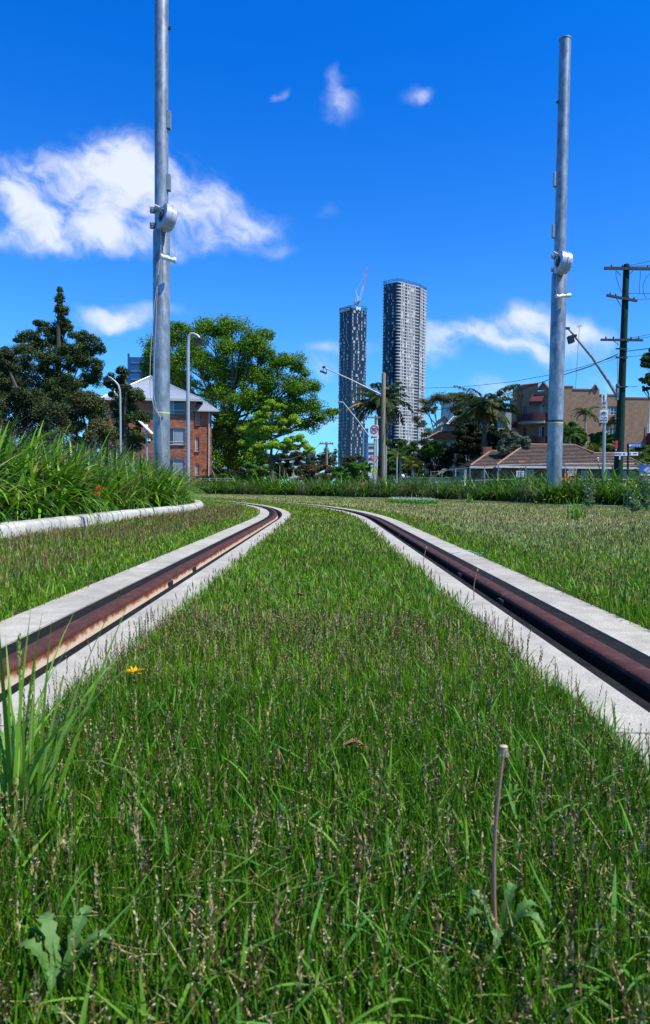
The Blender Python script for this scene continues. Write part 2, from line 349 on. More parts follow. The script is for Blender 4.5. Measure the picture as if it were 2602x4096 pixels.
# ground sheets
g=MB(); g.quad([(-3000,-200,-.12),(3000,-200,-.12),(3000,4000,-.12),(-3000,4000,-.12)]); tag(g.build('ground',M['ground']),'grey green ground stretching to the horizon behind the beds','ground',kind='structure')
fine=ss()
for a,b,nm in ((-2.4,-RO-.25,'lawn left of the track'),(-RO+.25,RO-.25,'lawn between the rails'),(RO+.25,9.5,'lawn right of the track')):
    t=MB(); sweep(t,[(a,-.004),(b,-.004)],fine,False); o=t.build('turf_soil',M['turf']); tag(o,'dark soil under the '+nm,'soil',kind='structure')
for a,b,z,l in ((-9,-2.5,.05,'dark mulch of the bed behind the left kerb'),(9.55,13.5,.06,'dark mulch of the bed round the outside of the curve')):
    t=MB(); sweep(t,[(a,z-.05),(a+.5,z),(b-.3,z),(b,z-.03)],fine,False); tag(t.build('garden_soil',M['soil']),l,'soil',kind='structure')
t=MB(); t.quad([(-60,56,-.1),(60,46,-.1),(60,54,-.1),(-60,64,-.1)]); tag(t.build('road',M['asphalt']),'asphalt road behind the planted bed','road',kind='structure')
# slabs
def railset(sg, side):
    c=sg*RO; f=lambda o:c+sg*o      # o>0 = outer side
    S_=fine
    for a,b in ((.10,.255),(-.245,-.109)):
        prof=[(f(a),-.1),(f(a),0),(f(b),0),(f(b),-.1)]
        js=[-3,1.15,4.05,6.9,9.8,12.7,15.6,18.5,24,30,36,43,50]
        for j in range(len(js)-1):
            m=MB(); sweep(m,prof if sg>0 else prof[::-1],list(np.linspace(js[j]+.003,js[j+1]-.003,7 if js[j]>8 else 5))); o=m.build('track_slab',M['concrete']); tag(o,'pale concrete strip on the %s side of the %s rail'%('outer' if a>0 else 'inner',side),'concrete strip',kind='structure')
    root=thing('tram_rail','%s one of the two rusty tram rails curving left between concrete strips'%side,'rail',track(0,c),'tram rails')
    h=MB(); p=[(-.034,-.004),(-.0325,.004),(-.028,.0085),(-.012,.0115),(.012,.012),(.028,.009),(.032,.004),(.034,-.004),(.034,-.03),(-.010,-.03),(-.030,-.01)]
    prof=[(f(x*.86 if x>0 else x*.9),z) for x,z in p]; sweep(h,prof if sg>0 else prof[::-1],S_); h.build('rail_head',M['railtop'],root,True)
    w=MB(); prof=[(f(-.0312),-.003),(f(-.034),-.02),(f(-.041),-.046),(f(-.02),-.046),(f(-.02),-.003)]; sweep(w,prof if sg>0 else prof[::-1],S_); w.build('rail_side',M['railside'] if sg<0 else M['railside_shaded'],root)
    for a,b,z in ((.0305,.099,-.003),(-.108,-.076,-.003)):
        r=MB(); prof=[(f(a),-.06),(f(a),z),(f(b),z-.001),(f(b),-.06)]; sweep(r,prof if sg>0 else prof[::-1],S_); r.build('rubber_strip',M['rubber'],root)
    r=MB(); prof=[(f(-.076),-.07),(f(-.076),-.048),(f(-.030),-.048),(f(-.030),-.07)]; sweep(r,prof if sg>0 else prof[::-1],S_); r.build('groove_bed',M['rubber'],root)
    for s in ([3.0,3.55] if sg<0 else [3.4,2.6,6.2]):
        cl=MB(); p=track(s,f(-.040),-.022); cl.rz(p,(.008,.06,.034),0); cl.build('rail_clip',M['darksteel'],root)
railset(-1,'left'); railset(1,'right')
# kerbs
k=MB(); p=[(-2.36,-.1),(-2.368,.085),(-2.378,.103),(-2.398,.113),(-2.50,.118),(-2.535,.115),(-2.54,-.1)]
kr=thing('kerb','rounded white concrete kerb along the bed left of the track','kerb',track(0,-2.45))
edges=list(np.arange(-3,44,2.4))
for i in range(len(edges)-1):
    seg=list(np.linspace(edges[i]+.006,edges[i+1]-.006,7)); q=MB(); nP=len(p)
    for s in seg:
        for o_k,z_k in p[::-1]: q.v.append(tuple(track(s,o_k+koff(s),z_k)))
    for a_ in range(len(seg)-1):
        for c_ in range(nP): q.face([a_*nP+c_,a_*nP+(c_+1)%nP,(a_+1)*nP+(c_+1)%nP,(a_+1)*nP+c_])
    q.face([c_ for c_ in range(nP)]); q.face([(len(seg)-1)*nP+c_ for c_ in range(nP)][::-1]); q.build('kerb_block',M['kerb'],kr,True)
kr=thing('kerb','low concrete kerb edging the bed outside the curve, behind the lawn','kerb',track(0,9.5))
q=MB(); sweep(q,[(9.45,-.1),(9.46,.02),(9.58,.025),(9.59,-.1)],ss(-3,50)); q.build('kerb_block',M['kerb'],kr)

# ------------------------------------------------------------------ blades
def blades(base, az, L, th0, kap, w, cols, segs=3, tipcol=None, tw=None):
    n=len(base); t=np.linspace(0,1,segs+1)
    hx,hy=np.cos(az),np.sin(az); pos=base.copy(); V=[]; C=[]
    wa=az+np.pi/2 if tw is None else az+tw
    wx,wy=np.cos(wa),np.sin(wa)
    for i,tt in enumerate(t):
        if i>0:
            th=th0+kap*(tt-.5/segs); st=L/segs
            pos=pos+np.stack([np.sin(th)*hx*st,np.sin(th)*hy*st,np.cos(th)*st],1)
        ww=w*(1-tt**2.2)*.5+w*.03; ww=ww*(.6+.4*min(1,tt*4+.001)) 
        V.append(pos-np.stack([wx*ww,wy*ww,0*ww],1)); V.append(pos+np.stack([wx*ww,wy*ww,0*ww],1))
        c=cols if tipcol is None else cols*(1-tt**2)+tipcol*tt**2
        C.append(c);C.append(c)
    V=np.stack(V,1).reshape(-1,3); C=np.stack(C,1).reshape(-1,3); k=2*(segs+1)
    b=np.arange(n)[:,None]*k; fs=[b+np.array([[2*i,2*i+1,2*i+3,2*i+2]]) for i in range(segs)]
    return V,np.concatenate(fs,0),C
def merge(parts):
    V=[];Fc=[];C=[];o=0
    for v,f,c in parts: V.append(v);Fc.append(f+o);C.append(c);o+=len(v)
    return np.concatenate(V),np.concatenate(Fc),np.concatenate(C)
def pal(n, cs, jit=.18):
    cs=np.array(cs); i=rng.integers(0,len(cs),n); return np.clip(cs[i]*(1+rng.normal(0,jit,(n,1))),.003,1)
def diamonds(c, axis, side, L, w, cols):
    n=len(c); L=np.asarray(L).reshape(-1,1)*np.ones((n,1)); w=np.asarray(w).reshape(-1,1)*np.ones((n,1))
    V=np.stack([c-axis*L/2,c+side*w/2,c+axis*L/2,c-side*w/2],1).reshape(-1,3)
    return V,np.arange(4*n).reshape(-1,4),np.repeat(cols,4,0)
def rdir(n):
    v=rng.normal(size=(n,3)); return v/np.linalg.norm(v,axis=1,keepdims=True)
def unit(v): return v/np.maximum(np.linalg.norm(v,axis=1,keepdims=True),1e-6)
def vnoise(x,y,seed=0):      # cheap smooth noise
    s=0
    for k,(fx,fy,ph) in enumerate([(1.3,.7,1),(-.8,1.6,2.3),(2.1,-1.2,.4),(.6,2.9,5.1),(3.7,1.9,2.2)]): s=s+np.sin(fx*x+fy*y+ph+seed)*(.5 if k<3 else .3)
    return s/2.1
def sample_lawn(n, ylo, yhi, pw, dens_sc=1):
    # density ~ Y^-pw inside a widened view wedge
    q=rng.random(n*2); e=2-pw
    if abs(e)<1e-3: Y=ylo*(yhi/ylo)**q
    else: Y=(ylo**e+q*(yhi**e-ylo**e))**(1/e)
    X=(rng.random(n*2)*2-1)*(.56*Y+.12)
    o=offs(X,Y); ed=rng.normal(0,.008,len(X))
    inl=((o>-2.35)&(o<9.42))&((np.abs(np.abs(o)-RO-.005)>.248+ed))
    X,Y,o=X[inl][:n],Y[inl][:n],o[inl][:n]
    return X,Y,o
GREEN=[(.14,.27,.008),(.10,.20,.008),(.18,.32,.010),(.06,.13,.008),(.24,.37,.016),(.11,.23,.010)]
DRY=[(.52,.47,.19),(.42,.40,.14),(.58,.54,.28),(.30,.33,.09)]
def lawn_cols(X,Y,o,n):
    c=pal(n,GREEN,.2); d=pal(n,DRY,.15)
    # drier, straw-coloured stretch on the outer lawn and a little elsewhere
    nz=vnoise(X*1.1,Y*.8,3)
    pd=np.where(o>1.2, np.clip((Y-3.0)/4,0,1)*(.78+.5*nz), np.clip(.07+.12*nz,0,.3)*np.clip((Y-1)/6,0,1))
    pd=np.where((o>7.6),pd*.25,pd); pd=np.where((o>.9)&(o<1.35),pd*.3,pd)
    pk=rng.random(n)<pd
    c[pk]=d[pk]; return c
def grass_layer(n, ylo, yhi, pw, hgt, segs, wsc):
    X,Y,o=sample_lawn(n,ylo,yhi,pw); n=len(X)
    b=np.stack([X,Y,np.full(n,-.006)],1)
    patch=1+.22*vnoise(X*2.3,Y*2.1,1)
    L=hgt*(.55+.6*rng.random(n))*patch
    L=np.where((np.abs(np.abs(o)-RO)<.31),L*.85,L)
    L=np.where(Y>12,L*.75,L)
    az=rng.random(n)*2*np.pi; th0=np.abs(rng.normal(0,.24,n)*(1+1.3*np.clip((Y-1.2)/2.5,0,1))); kap=rng.normal(.38,.4,n)
    w=wsc*np.maximum(1,(Y/1.15))**.82*(.7+.6*rng.random(n))
    c=lawn_cols(X,Y,o,n)*np.array([.50,.73,.8] if segs==4 else ([.84,.97,1] if segs==3 else [1,1,1]))*(1+.16*vnoise(X*2.7+4,Y*2.2,5))[:,None]; c=np.clip(c,.004,1)  # nearest layer greener, and darkened in its colour for foreground shade and vignette
    return blades(b,az,L,th0,kap,w,c,segs,tw=rng.normal(np.pi/2,.7,n))
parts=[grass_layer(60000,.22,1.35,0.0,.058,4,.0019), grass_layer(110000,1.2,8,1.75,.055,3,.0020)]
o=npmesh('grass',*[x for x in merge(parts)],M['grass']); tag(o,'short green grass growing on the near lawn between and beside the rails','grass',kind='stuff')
far=[grass_layer(130000,8,44,1.2,.055,2,.0022)]
o=npmesh('grass',*[x for x in merge(far)],M['grass']); tag(o,'green and straw coloured grass of the far lawn before the planted bed','grass',kind='stuff')
# creeping horizontal and long blades near
X,Y,o_=sample_lawn(2300,.25,3.2,.9); n=len(X); b=np.stack([X,Y,.012+.02*rng.random(n)],1)
v1=blades(b,rng.random(n)*6.28,.035+.035*rng.random(n),rng.normal(.8,.35,n),rng.normal(.5,.4,n),.0034*np.maximum(1,Y/1.5)*(.7+.6*rng.random(n)),pal(n,[(.09,.25,.04),(.13,.28,.03),(.06,.2,.02)],.15),4)
o=npmesh('grass',*v1,M['grass']); tag(o,'broader sprawling blades among the near grass','grass',kind='stuff')
X,Y,o_=sample_lawn(15000,.3,7,1.4); n=len(X); keep=rng.random(n)<np.clip(.5+.6*vnoise(X*3,Y*2.4,9),.05,1); X,Y=X[keep],Y[keep]; n=len(X); b=np.stack([X,Y,.006+.02*rng.random(n)],1)
v1=blades(b,rng.random(n)*6.28,.02+.03*rng.random(n),rng.normal(1.3,.25,n),rng.normal(.1,.3,n),.0016*np.maximum(1,Y/1.3)**.8,pal(n,[(.36,.30,.14),(.28,.22,.10),(.42,.38,.20)],.2),2)
o=npmesh('thatch',*v1,M['grass']); tag(o,'dry straw coloured thatch lying among the green blades','thatch',kind='stuff')
# seed heads
def seeds(n, ylo, yhi, pw, detail, mask=None, H=(.07,.03), wsc=1):
    X,Y,o=sample_lawn(n,ylo,yhi,pw)
    nz=vnoise(X*1.9,Y*1.5,7); keep=rng.random(len(X))<np.clip(.62+.45*nz,.1,1)
    if mask is not None: keep&=mask(X,Y,o)
    X,Y,o=X[keep],Y[keep],o[keep]; n=len(X)
    az=rng.random(n)*6.28; lean=np.abs(rng.normal(0,.16,n)); L=H[0]+H[1]*rng.random(n)
    D=np.stack([np.sin(lean)*np.cos(az),np.sin(lean)*np.sin(az),np.cos(lean)],1); b=np.stack([X,Y,np.zeros(n)],1)
    sc=np.maximum(1,Y/1.3)**.8*wsc
    kind=rng.random(n); dark=np.array([(.075,.045,.045)]); tan=np.array([(.20,.17,.10)])
    sp_c=np.where(kind[:,None]<.5,pal(n,[(.13,.065,.03),(.17,.10,.045),(.08,.04,.02)],.25),pal(n,[(.34,.26,.10),(.26,.22,.07),(.38,.31,.15)],.2))
    P=[]
    P.append(blades(b,az,L,lean,np.zeros(n),.0012*sc*1.3,np.where(kind[:,None]<.5,pal(n,[(.10,.09,.035)],.2),pal(n,[(.10,.16,.04)],.2)),1))
    if detail:
        K=13; SL=.026+.012*rng.random(n)
        for k in range(K):
            t=k/(K-1); c=b+D*(L-SL+SL*t)[:,None]
            rd=unit(rdir(n)*np.array([1,1,.2])); ax=unit(D+rd*.35); sd=unit(np.cross(ax,rdir(n)))
            P.append(diamonds(c+rd*.0007*sc[:,None],ax,sd,.0058,.0024*(1.15-.5*t)*sc,np.clip(sp_c*(1+rng.normal(0,.35,(n,1))),.01,1)))
        for k in range(9):
            pick=(rng.random(n)<.66); m_=pick.sum()
            t=rng.random(m_); c=b[pick]+D[pick]*(L[pick]-SL[pick]*t)[:,None]; rd=unit(rdir(m_)*np.array([1,1,.35])); sd=unit(np.cross(rd,rdir(m_)))
            P.append(diamonds(c+rd*.0017*sc[pick][:,None],rd,sd,.0030*sc[pick],.0011*sc[pick],pal(m_,[(.52,.48,.24),(.42,.40,.14),(.44,.38,.32)],.2)))
    else:
        SL=.024+.012*rng.random(n); c=b+D*(L-SL*.5)[:,None]; sd=unit(np.cross(D,rdir(n)))
        P.append(diamonds(c,D,sd,SL,.0026*sc,sp_c))
        pick=(rng.random(n)<.5); m_=pick.sum(); c=b[pick]+D[pick]*(L[pick]-SL[pick]*rng.random(m_))[:,None]; rd=unit(rdir(m_)); sd=unit(np.cross(rd,rdir(m_)))
        P.append(diamonds(c,rd,sd,.0045*sc[pick]**.8,.0016*sc[pick],pal(m_,[(.50,.46,.22),(.40,.38,.20)],.15)))
    q=[x for x in P]
    return merge(q)
o=npmesh('seed_heads',*seeds(4300,.3,1.9,.25,True,H=(.062,.035)),M['seed']); tag(o,'dark purple and straw seed spikes standing above the nearest grass','seed heads',kind='stuff')
o=npmesh('seed_heads',*seeds(9500,1.8,9,1.5,False,H=(.055,.03)),M['seed']); tag(o,'brownish seed spikes over the lawn in the middle distance','seed heads',kind='stuff')
o=npmesh('seed_heads',*seeds(6000,8,36,1.2,False,H=(.05,.03),wsc=.9,mask=lambda X,Y,o:(o<7.5)),M['seed']); tag(o,'faded seed spikes over the far lawn','seed heads',kind='stuff')
# left lawn strip carries a dense band of purple-brown spikes, and the outer lawn brown ones
def extra(n,a,b_,ylo,yhi,lab,cs=((.15,.085,.045),(.22,.15,.07),(.28,.22,.10),(.10,.055,.035))):
    Y=ylo*(yhi/ylo)**rng.random(n); X=a+(b_-a)*rng.random(n); P_=np.array([track(y,x) for x,y in zip(X,Y)])
    nz=vnoise(X*2,Y*1.2,4); k=rng.random(n)<np.clip(.6+.6*nz,0,1); P_=P_[k]; n=len(P_); Y=P_[:,1]
    L=.06+.03*rng.random(n); az=rng.random(n)*6.28
    sc=np.maximum(1,Y/1.3)**.8
    v=blades(P_,az,L,np.abs(rng.normal(0,.18,n)),np.zeros(n),.0026*sc,pal(n,cs,.2),1)
    o=npmesh('seed_heads',*v,M['seed']); tag(o,lab,'seed heads',kind='stuff')
extra(12000,-2.33,-1.25,2.5,14,'dense brown seed spikes beside the white kerb left of the track')
extra(8000,1.5,7.0,4.5,17,'brown seed spikes on the dry lawn right of the track',((.22,.16,.08),(.34,.28,.13),(.42,.37,.18),(.14,.10,.06)))

# ------------------------------------------------------------------ strappy plants
def clump(n, Hh, spread, w, cs, segs=7, droop=1.5, dry=.04, seed=1, bias=0):
    az=rng.random(n)*6.28 if not bias else rng.normal(-2.2,1.3,n); b=np.stack([rng.normal(0,spread,n),rng.normal(0,spread,n),np.zeros(n)],1)
    L=Hh*(.6+.6*rng.random(n)); th0=np.abs(rng.normal(.18,.2,n)); kap=np.abs(rng.normal(droop,.6,n))*(.5+.8*rng.random(n))
    c=pal(n,cs,.2); d=rng.random(n)<dry; c[d]=pal(d.sum(),[(.34,.27,.13),(.25,.18,.09)],.15)
    return blades(b,az,L,th0,kap,w*(.7+.6*rng.random(n)),c,segs,tw=np.pi/2+rng.normal(0,.35,n))
def stalks(n, Hh, spread, cs):     # airy dark flower stalks
    az=rng.random(n)*6.28; b=np.stack([rng.normal(0,spread,n),rng.normal(0,spread,n),np.zeros(n)],1)
    L=Hh*(.8+.3*rng.random(n)); lean=np.abs(rng.normal(.08,.12,n))
    P=[blades(b,az,L,lean,np.full(n,.15),np.full(n,.006),pal(n,[(.13,.12,.05),(.25,.22,.12)],.2),4)]
    D=np.stack([np.sin(lean)*np.cos(az),np.sin(lean)*np.sin(az),np.cos(lean)],1)
    m_=n*26; i=rng.integers(0,n,m_); c=b[i]+D[i]*(L[i]*(.72+.3*rng.random(m_)))[:,None]+rng.normal(0,.035,(m_,3)); ax=rdir(m_); sd=unit(np.cross(ax,rdir(m_)))
    P.append(diamonds(c,ax,sd,.018,.012,pal(m_,cs,.3)))
    return merge(P)
SG=[(.10,.24,.010),(.06,.16,.010),(.14,.31,.015),(.03,.09,.010),(.21,.36,.03)]
PUR=[(.13,.12,.19),(.09,.08,.13),(.19,.18,.25),(.06,.055,.07)]
FG=[(.08,.20,.010),(.05,.13,.010),(.11,.24,.015),(.028,.075,.008)]
def proto(variants, name, label, cat, group, stalk=True):
    out=[]
    for kw,sk in variants:
        root=thing(name,label,cat,(0,0,0),group)
        npmesh('leaves',*clump(**kw),M['strap'],root)
        if sk: npmesh('flower_stalks',*stalks(*sk),M['seed'],root)
        out.append([root,False])
    return out
def place(pr, pos, rz, sc, label=None):
    q=pr[rng.integers(0,len(pr))]
    if not q[1]: o=q[0]; q[1]=True
    else: o=copy_tree(q[0])
    o.location=pos; o.rotation_euler=(0,0,rz); o.scale=(sc,sc,sc)
    if label: o['label']=label
    return o
lp=proto([(dict(n=120,Hh=1.42,spread=.16,w=.060,cs=SG,droop=1.9,dry=.03),None),(dict(n=110,Hh=1.30,spread=.16,w=.056,cs=SG,droop=2.0,dry=.05),(9,1.3,.24,PUR)),
          (dict(n=120,Hh=1.24,spread=.18,w=.052,cs=SG,droop=1.6,dry=.03),(13,1.35,.3,PUR))],'strappy_plant','bushy plant with long arching glossy green leaves, behind the left kerb','plant','strappy plants in the left bed')
cnt=0
for s in np.arange(3.2,25,.44):
    for k in range(5):
        off=-2.86-.58*k-rng.random()*.22
        if k>2 and s<5: continue
        p=track(s+rng.normal(0,.12),off+koff(s),.04)
        if abs(p.x)>.62*p.y+.4: continue
        near=1.0-.012*max(0,s-10)
        hk=(.72,.9,1.0,1.02,1.05)[k]
        place(lp,p,rng.random()*6.28,max(.5,near)*hk*(.85+.25*rng.random())*.92); cnt+=1
# low leafy weeds at the foot of the left bed
n=2600; s_=3.2+13*rng.random(n); of=-2.62-.35*rng.random(n)**1.5; base=np.array([track(a,b,.06) for a,b in zip(s_,of)]); base[:,2]+=rng.random(n)*.12
ax=unit(rdir(n)+np.array([0,0,.4])); sd=unit(np.cross(ax,rdir(n)))
o=npmesh('ground_cover',*diamonds(base,ax,sd,.03+.04*rng.random(n),.018,pal(n,[(.08,.22,.03),(.10,.26,.05),(.06,.17,.03)],.2)),M['leaf']); tag(o,'low leafy weeds behind the left kerb, under the strappy plants','weeds',kind='stuff')
# orange flowers
fr=thing('orange_flower','small plant with two clusters of orange blooms in the left bed','flower',G(388,6.6)+Vector((0,0,.04)))
q=MB(); a=W(398,1950,6.6); b_=W(391,1975,6.6); base=G(388,6.6)
q.tube([base,(base+a)/2+Vector((.02,0,0)),a],.003,5); q.tube([base,(base+b_)/2,b_],.003,5); q.build('stem',mat('stem_green',(.07,.16,.03),.6),fr)
for c in (a,b_):
    n=40; cc=np.array(c)+rng.normal(0,.011,(n,3))*np.array([1.5,1,.8]); ax=rdir(n); sd=unit(np.cross(ax,rdir(n)))
    npmesh('bloom',*diamonds(cc,ax,sd,.018,.011,pal(n,[(.85,.12,.01),(.9,.25,.01)],.1)),M['petal'],fr)
fp=proto([(dict(n=120,Hh=1.35,spread=.20,w=.065,cs=FG,droop=2.2,dry=.015),None),(dict(n=170,Hh=1.55,spread=.18,w=.022,cs=[(.07,.13,.03),(.05,.10,.02),(.13,.17,.07)],droop=2.7,dry=.06,bias=1.0),None),
          (dict(n=110,Hh=1.3,spread=.18,w=.062,cs=FG,droop=1.9,dry=.015),None)],'strappy_plant','dark green grassy tussock in the bed round the outside of the curve','plant','grassy tussocks in the far bed')
for s in np.arange(12,50,.74):
    for k in range(3):
        off=9.92+.75*k+rng.random()*.3
        ss_=Y0+(s-Y0)*RC/(RC+9.5)*1.0
        p=track(Y0+(s-Y0),off,.05) if False else Vector((-RC+(RC+off)*math.cos((s-Y0)/(RC+9.5)*1.0),Y0+(RC+off)*math.sin((s-Y0)/(RC+9.5)*1.0),.05))
        p.x+=rng.normal(0,.1)
        if p.x>.62*p.y+.5: continue
        place(fp,p,rng.random()*6.28,(.74,.90,1.0)[k]*(.78+.38*rng.random()))
for s in np.arange(50,66,1.0):
    a=(s-Y0)/(RC+9.5); p=Vector((-RC+(RC+10.4)*math.cos(a),Y0+(RC+10.4)*math.sin(a),.05)); place(fp,p,rng.random()*6.28,1.0)

for x_,y_,s_ in ((7.25,22.0,.8),(7.75,21.9,.75),(8.2,22.1,.85),(7.45,21.5,.6),(6.9,22.6,.8),(8.5,21.4,.8),(8.0,21.2,.6)): place(fp,(x_,y_,.05),rng.random()*6.28,s_)
# ------------------------------------------------------------------ single plants in the grass
def tuft(name,label,cat,px,Y,n,Hh,w,cs,droop,seedy=False,spread=.02):
    p=G(px,Y); root=thing(name,label,cat,p)
    v,f,c=clump(n,Hh,spread,w,cs,7,droop,0)
    npmesh('leaves',v+np.array(p),f,c,M['strap'],root); return root,p
YG=[(.14,.30,.03),(.10,.24,.025),(.18,.34,.05)]
r_,p=tuft('grass_tuft','tall bright green grass tuft at the left edge in the foreground','grass tuft',62,.76,40,.27,.0052,YG,.5,spread=.018)
v=MB()
for px,py,bx in ((75,2540,90),(140,2650,95),(25,2800,60),(255,2700,110),(330,2700,120)):
    a=W(px,py,.76); v.tube([G(bx,.76),(G(bx,.76)+a)/2+Vector((0,.0,.012)),a],[.002,.0016,.001],5)
v.build('seed_stem',mat('fresh_stem',(.17,.30,.05),.6),r_)
n=240; i=rng.integers(0,3,n); ends=[(W(75,2540,.76),W(88,2900,.76)),(W(140,2650,.76),W(110,2950,.76)),(W(25,2800,.76),W(50,3000,.76))]
cc=np.array([np.array(ends[j][0].lerp(ends[j][1],t)) for j,t in zip(i,rng.random(n))])+rng.normal(0,.0012,(n,3)); ax=unit(rdir(n)*.4+np.array([0,0,1])); sd=unit(np.cross(ax,rdir(n)))
npmesh('seed_spike',*diamonds(cc,ax,sd,.006,.0028,pal(n,[(.22,.33,.07),(.30,.38,.12)],.15)),M['leaf'],r_)
tuft('grass_tuft','upright pale green grass tuft on the right lawn before the right mast','grass tuft',2310,9.6,45,.32,.014,YG,.6,spread=.05)
tuft('grass_tuft','small green tuft standing up in the lawn between the rails','grass tuft',1200,5.2,26,.14,.006,YG,.5,spread=.03)
tuft('grass_tuft','low leafy tuft against the kerb of the far bed','grass tuft',1880,22,25,.35,.03,YG,.9,spread=.08)
def dandelion_leaf(mb, p, az, L, w, rise):
    d=Vector((math.cos(az),math.sin(az),0)); sd=Vector((-d.y,d.x,0)); n=14; prev=None
    for i in range(n+1):
        t=i/n; c=Vector(p)+d*L*t*.8+Vector((0,0,rise*math.sin(t*2.2)))
        ww=w*(.15+.85*math.sin(math.pi*min(1,t**1.3*.95+.05))**.8)*(1.1 if i%2 else .62)
        a,b=c-sd*ww+Vector((0,0,.3*ww)),c+sd*ww+Vector((0,0,.3*ww))
        if prev: mb.quad([prev[0],prev[2],c,a]); mb.quad([prev[2],prev[1],b,c])
        prev=(a,b,c)
M['weed']=mat('weed_leaf',(.07,.16,.025),.6,0,var=.2,vscale=60)
# tall spent dandelion stalk
def stalk(label,pxt,pyt,pxb,Y,r,name='dandelion_stalk',bend=.006):
    b=G(pxb,Y); t=W(pxt,pyt,Y); root=thing(name,label,'weed',b)
    h=MB(); mids=[b.lerp(t,k/6)+Vector((-bend*math.sin(k/6*math.pi),0,0)) for k in range(7)]
    h.tube(mids,[r*1.2,r*1.15,r,r*.95,r*.9,r*.85,r*.8],8); h.build('stem',M['stalkmat'],root,True)
    c=MB(); c.tube([t+Vector((0,0,-r*2.2)),t+Vector((0,0,-r*1.2)),t+Vector((0,0,r*.4)),t+Vector((0,0,r*2.0)),t+Vector((0,0,r*2.6))],[r*.9,r*1.8,r*1.6,r*2.0,r*.6],10); c.build('flower_head',M['headmat'],root)
    l=MB()
    for k in range(10): 
        a=k*.628; q=t+Vector((math.cos(a)*r*1.7,math.sin(a)*r*1.7,-r*1.3)); l.tube([q+Vector((0,0,r*1.6)),q,q+Vector((math.cos(a)*r,math.sin(a)*r,-r*1.3))],[r*.4,r*.5,r*.2],4)
    l.build('bracts',M['bractmat'],root); return root,b
M['stalkmat']=mat('dandelion_stalk_skin',(.30,.13,.14),.5,0,vscale=20,c2=(.36,.20,.12)); M['headmat']=mat('dried_head',(.48,.36,.22),.9,0,var=.3,vscale=300); M['bractmat']=mat('dried_bract',(.30,.26,.18),.8,0,var=.4,vscale=200)
r_,b=stalk('tall bare purplish dandelion stalk with a spent head, right foreground','2010' and 2016,3000,2034,.57,.0017)
l=MB()
for az,L,w,rs in ((.2,.05,.006,.045),(2.6,.04,.0055,.05),(4.4,.045,.006,.04),(5.6,.05,.006,.05),(3.4,.04,.0055,.045),(.8,.04,.005,.055)): dandelion_leaf(l,b+Vector((0,0,.01)),az,L,w,rs)
l.build('leaf_rosette',M['weed'],r_)
stalk('thin dry weed stalk beside the right rail, the nearer of two','1911' and 1911,2280,1905,2.55,.0016)
stalk('thin dry weed stalk beside the right rail, the farther of two','1706' and 1706,2190,1700,3.3,.0018)
# serrated leaf plant bottom left
pb=G(240,.52); r_=thing('dandelion_plant','broad toothed dandelion leaves in the bottom left corner','weed',pb); l=MB()
for az,L,w,rs in ((2.3,.062,.0065,.048),(1.3,.06,.0065,.05),(3.0,.05,.006,.04),(.3,.05,.006,.045),(4.9,.045,.006,.04)): dandelion_leaf(l,pb+Vector((0,0,.01)),az,L,w,rs)
l.build('leaves',M['weed'],r_)
# yellow flower
def yellow_flower(px,py,Y,r,label,grp=None):
    c=W(px,py,Y); b=Vector((c.x,c.y,0)); root=thing('yellow_flower',label,'flower',b,grp)
    m_=MB(); m_.tube([b,c],r*.08,5); m_.build('stem',M['weed'],root)
    n=44; a=rng.random(n)*6.28; el=rng.random(n)*.5+.05; rr=r*(.55+.45*rng.random(n))
    D=np.stack([np.cos(a)*np.cos(el),np.sin(a)*np.cos(el),np.sin(el)],1); sd=unit(np.cross(D,np.array([[0,0,1.]])))
    npmesh('petals',*diamonds(np.array(c)+D*rr[:,None]*.5,D,sd,rr,r*.2,pal(n,[(.85,.60,.01),(.8,.5,.01)],.08)),M['petal'],root)
yellow_flower(537,2690,1.27,.024,'yellow dandelion flower open in the grass by the left slab')
for px,py,Y,l in ((2146,2009,20.5,'leftmost'),(2180,1999,20.5,'second'),(2232,1990,20.5,'third'),(2255,1988,20.4,'fourth'),(2266,1984,20.6,'rightmost')):
    yellow_flower(px,py,Y,.06,'%s of the five yellow flowers before the right mast'%l,'yellow flowers before the right mast')
# clover patch
n=7500; a=rng.random(n)*6.28; rr=np.sqrt(rng.random(n)); P_=np.stack([2.68+rr*np.cos(a)*.78,21.2+rr*np.sin(a)*2.0,.02+.09*rng.random(n)],1)
ax=unit(rdir(n)*np.array([1,1,.5])); sd=unit(np.cross(ax,rdir(n)+np.array([0,0,.2])))
cp=thing('clover_patch','patch of white flowering clover on the lawn before the far kerb','clover',(2.68,21.2,0)); 
q=npmesh('clover_leaves',*diamonds(P_,ax,sd,.05,.04,pal(n,[(.07,.24,.02),(.10,.28,.03)],.2)),M['leaf'],cp); q['kind']='stuff'
n=120; a=rng.random(n)*6.28; rr=np.sqrt(rng.random(n)); P0=np.stack([2.68+rr*np.cos(a)*.76,21.2+rr*np.sin(a)*1.9,.11+.05*rng.random(n)],1); P_=np.repeat(P0,10,0)+rng.normal(0,.018,(n*10,3)); ax=rdir(n*10); sd=unit(np.cross(ax,rdir(n*10)))
q=npmesh('clover_blooms',*diamonds(P_,ax,sd,.024,.016,pal(n*10,[(.62,.64,.50)],.1)),M['petal'],cp); q['kind']='stuff'
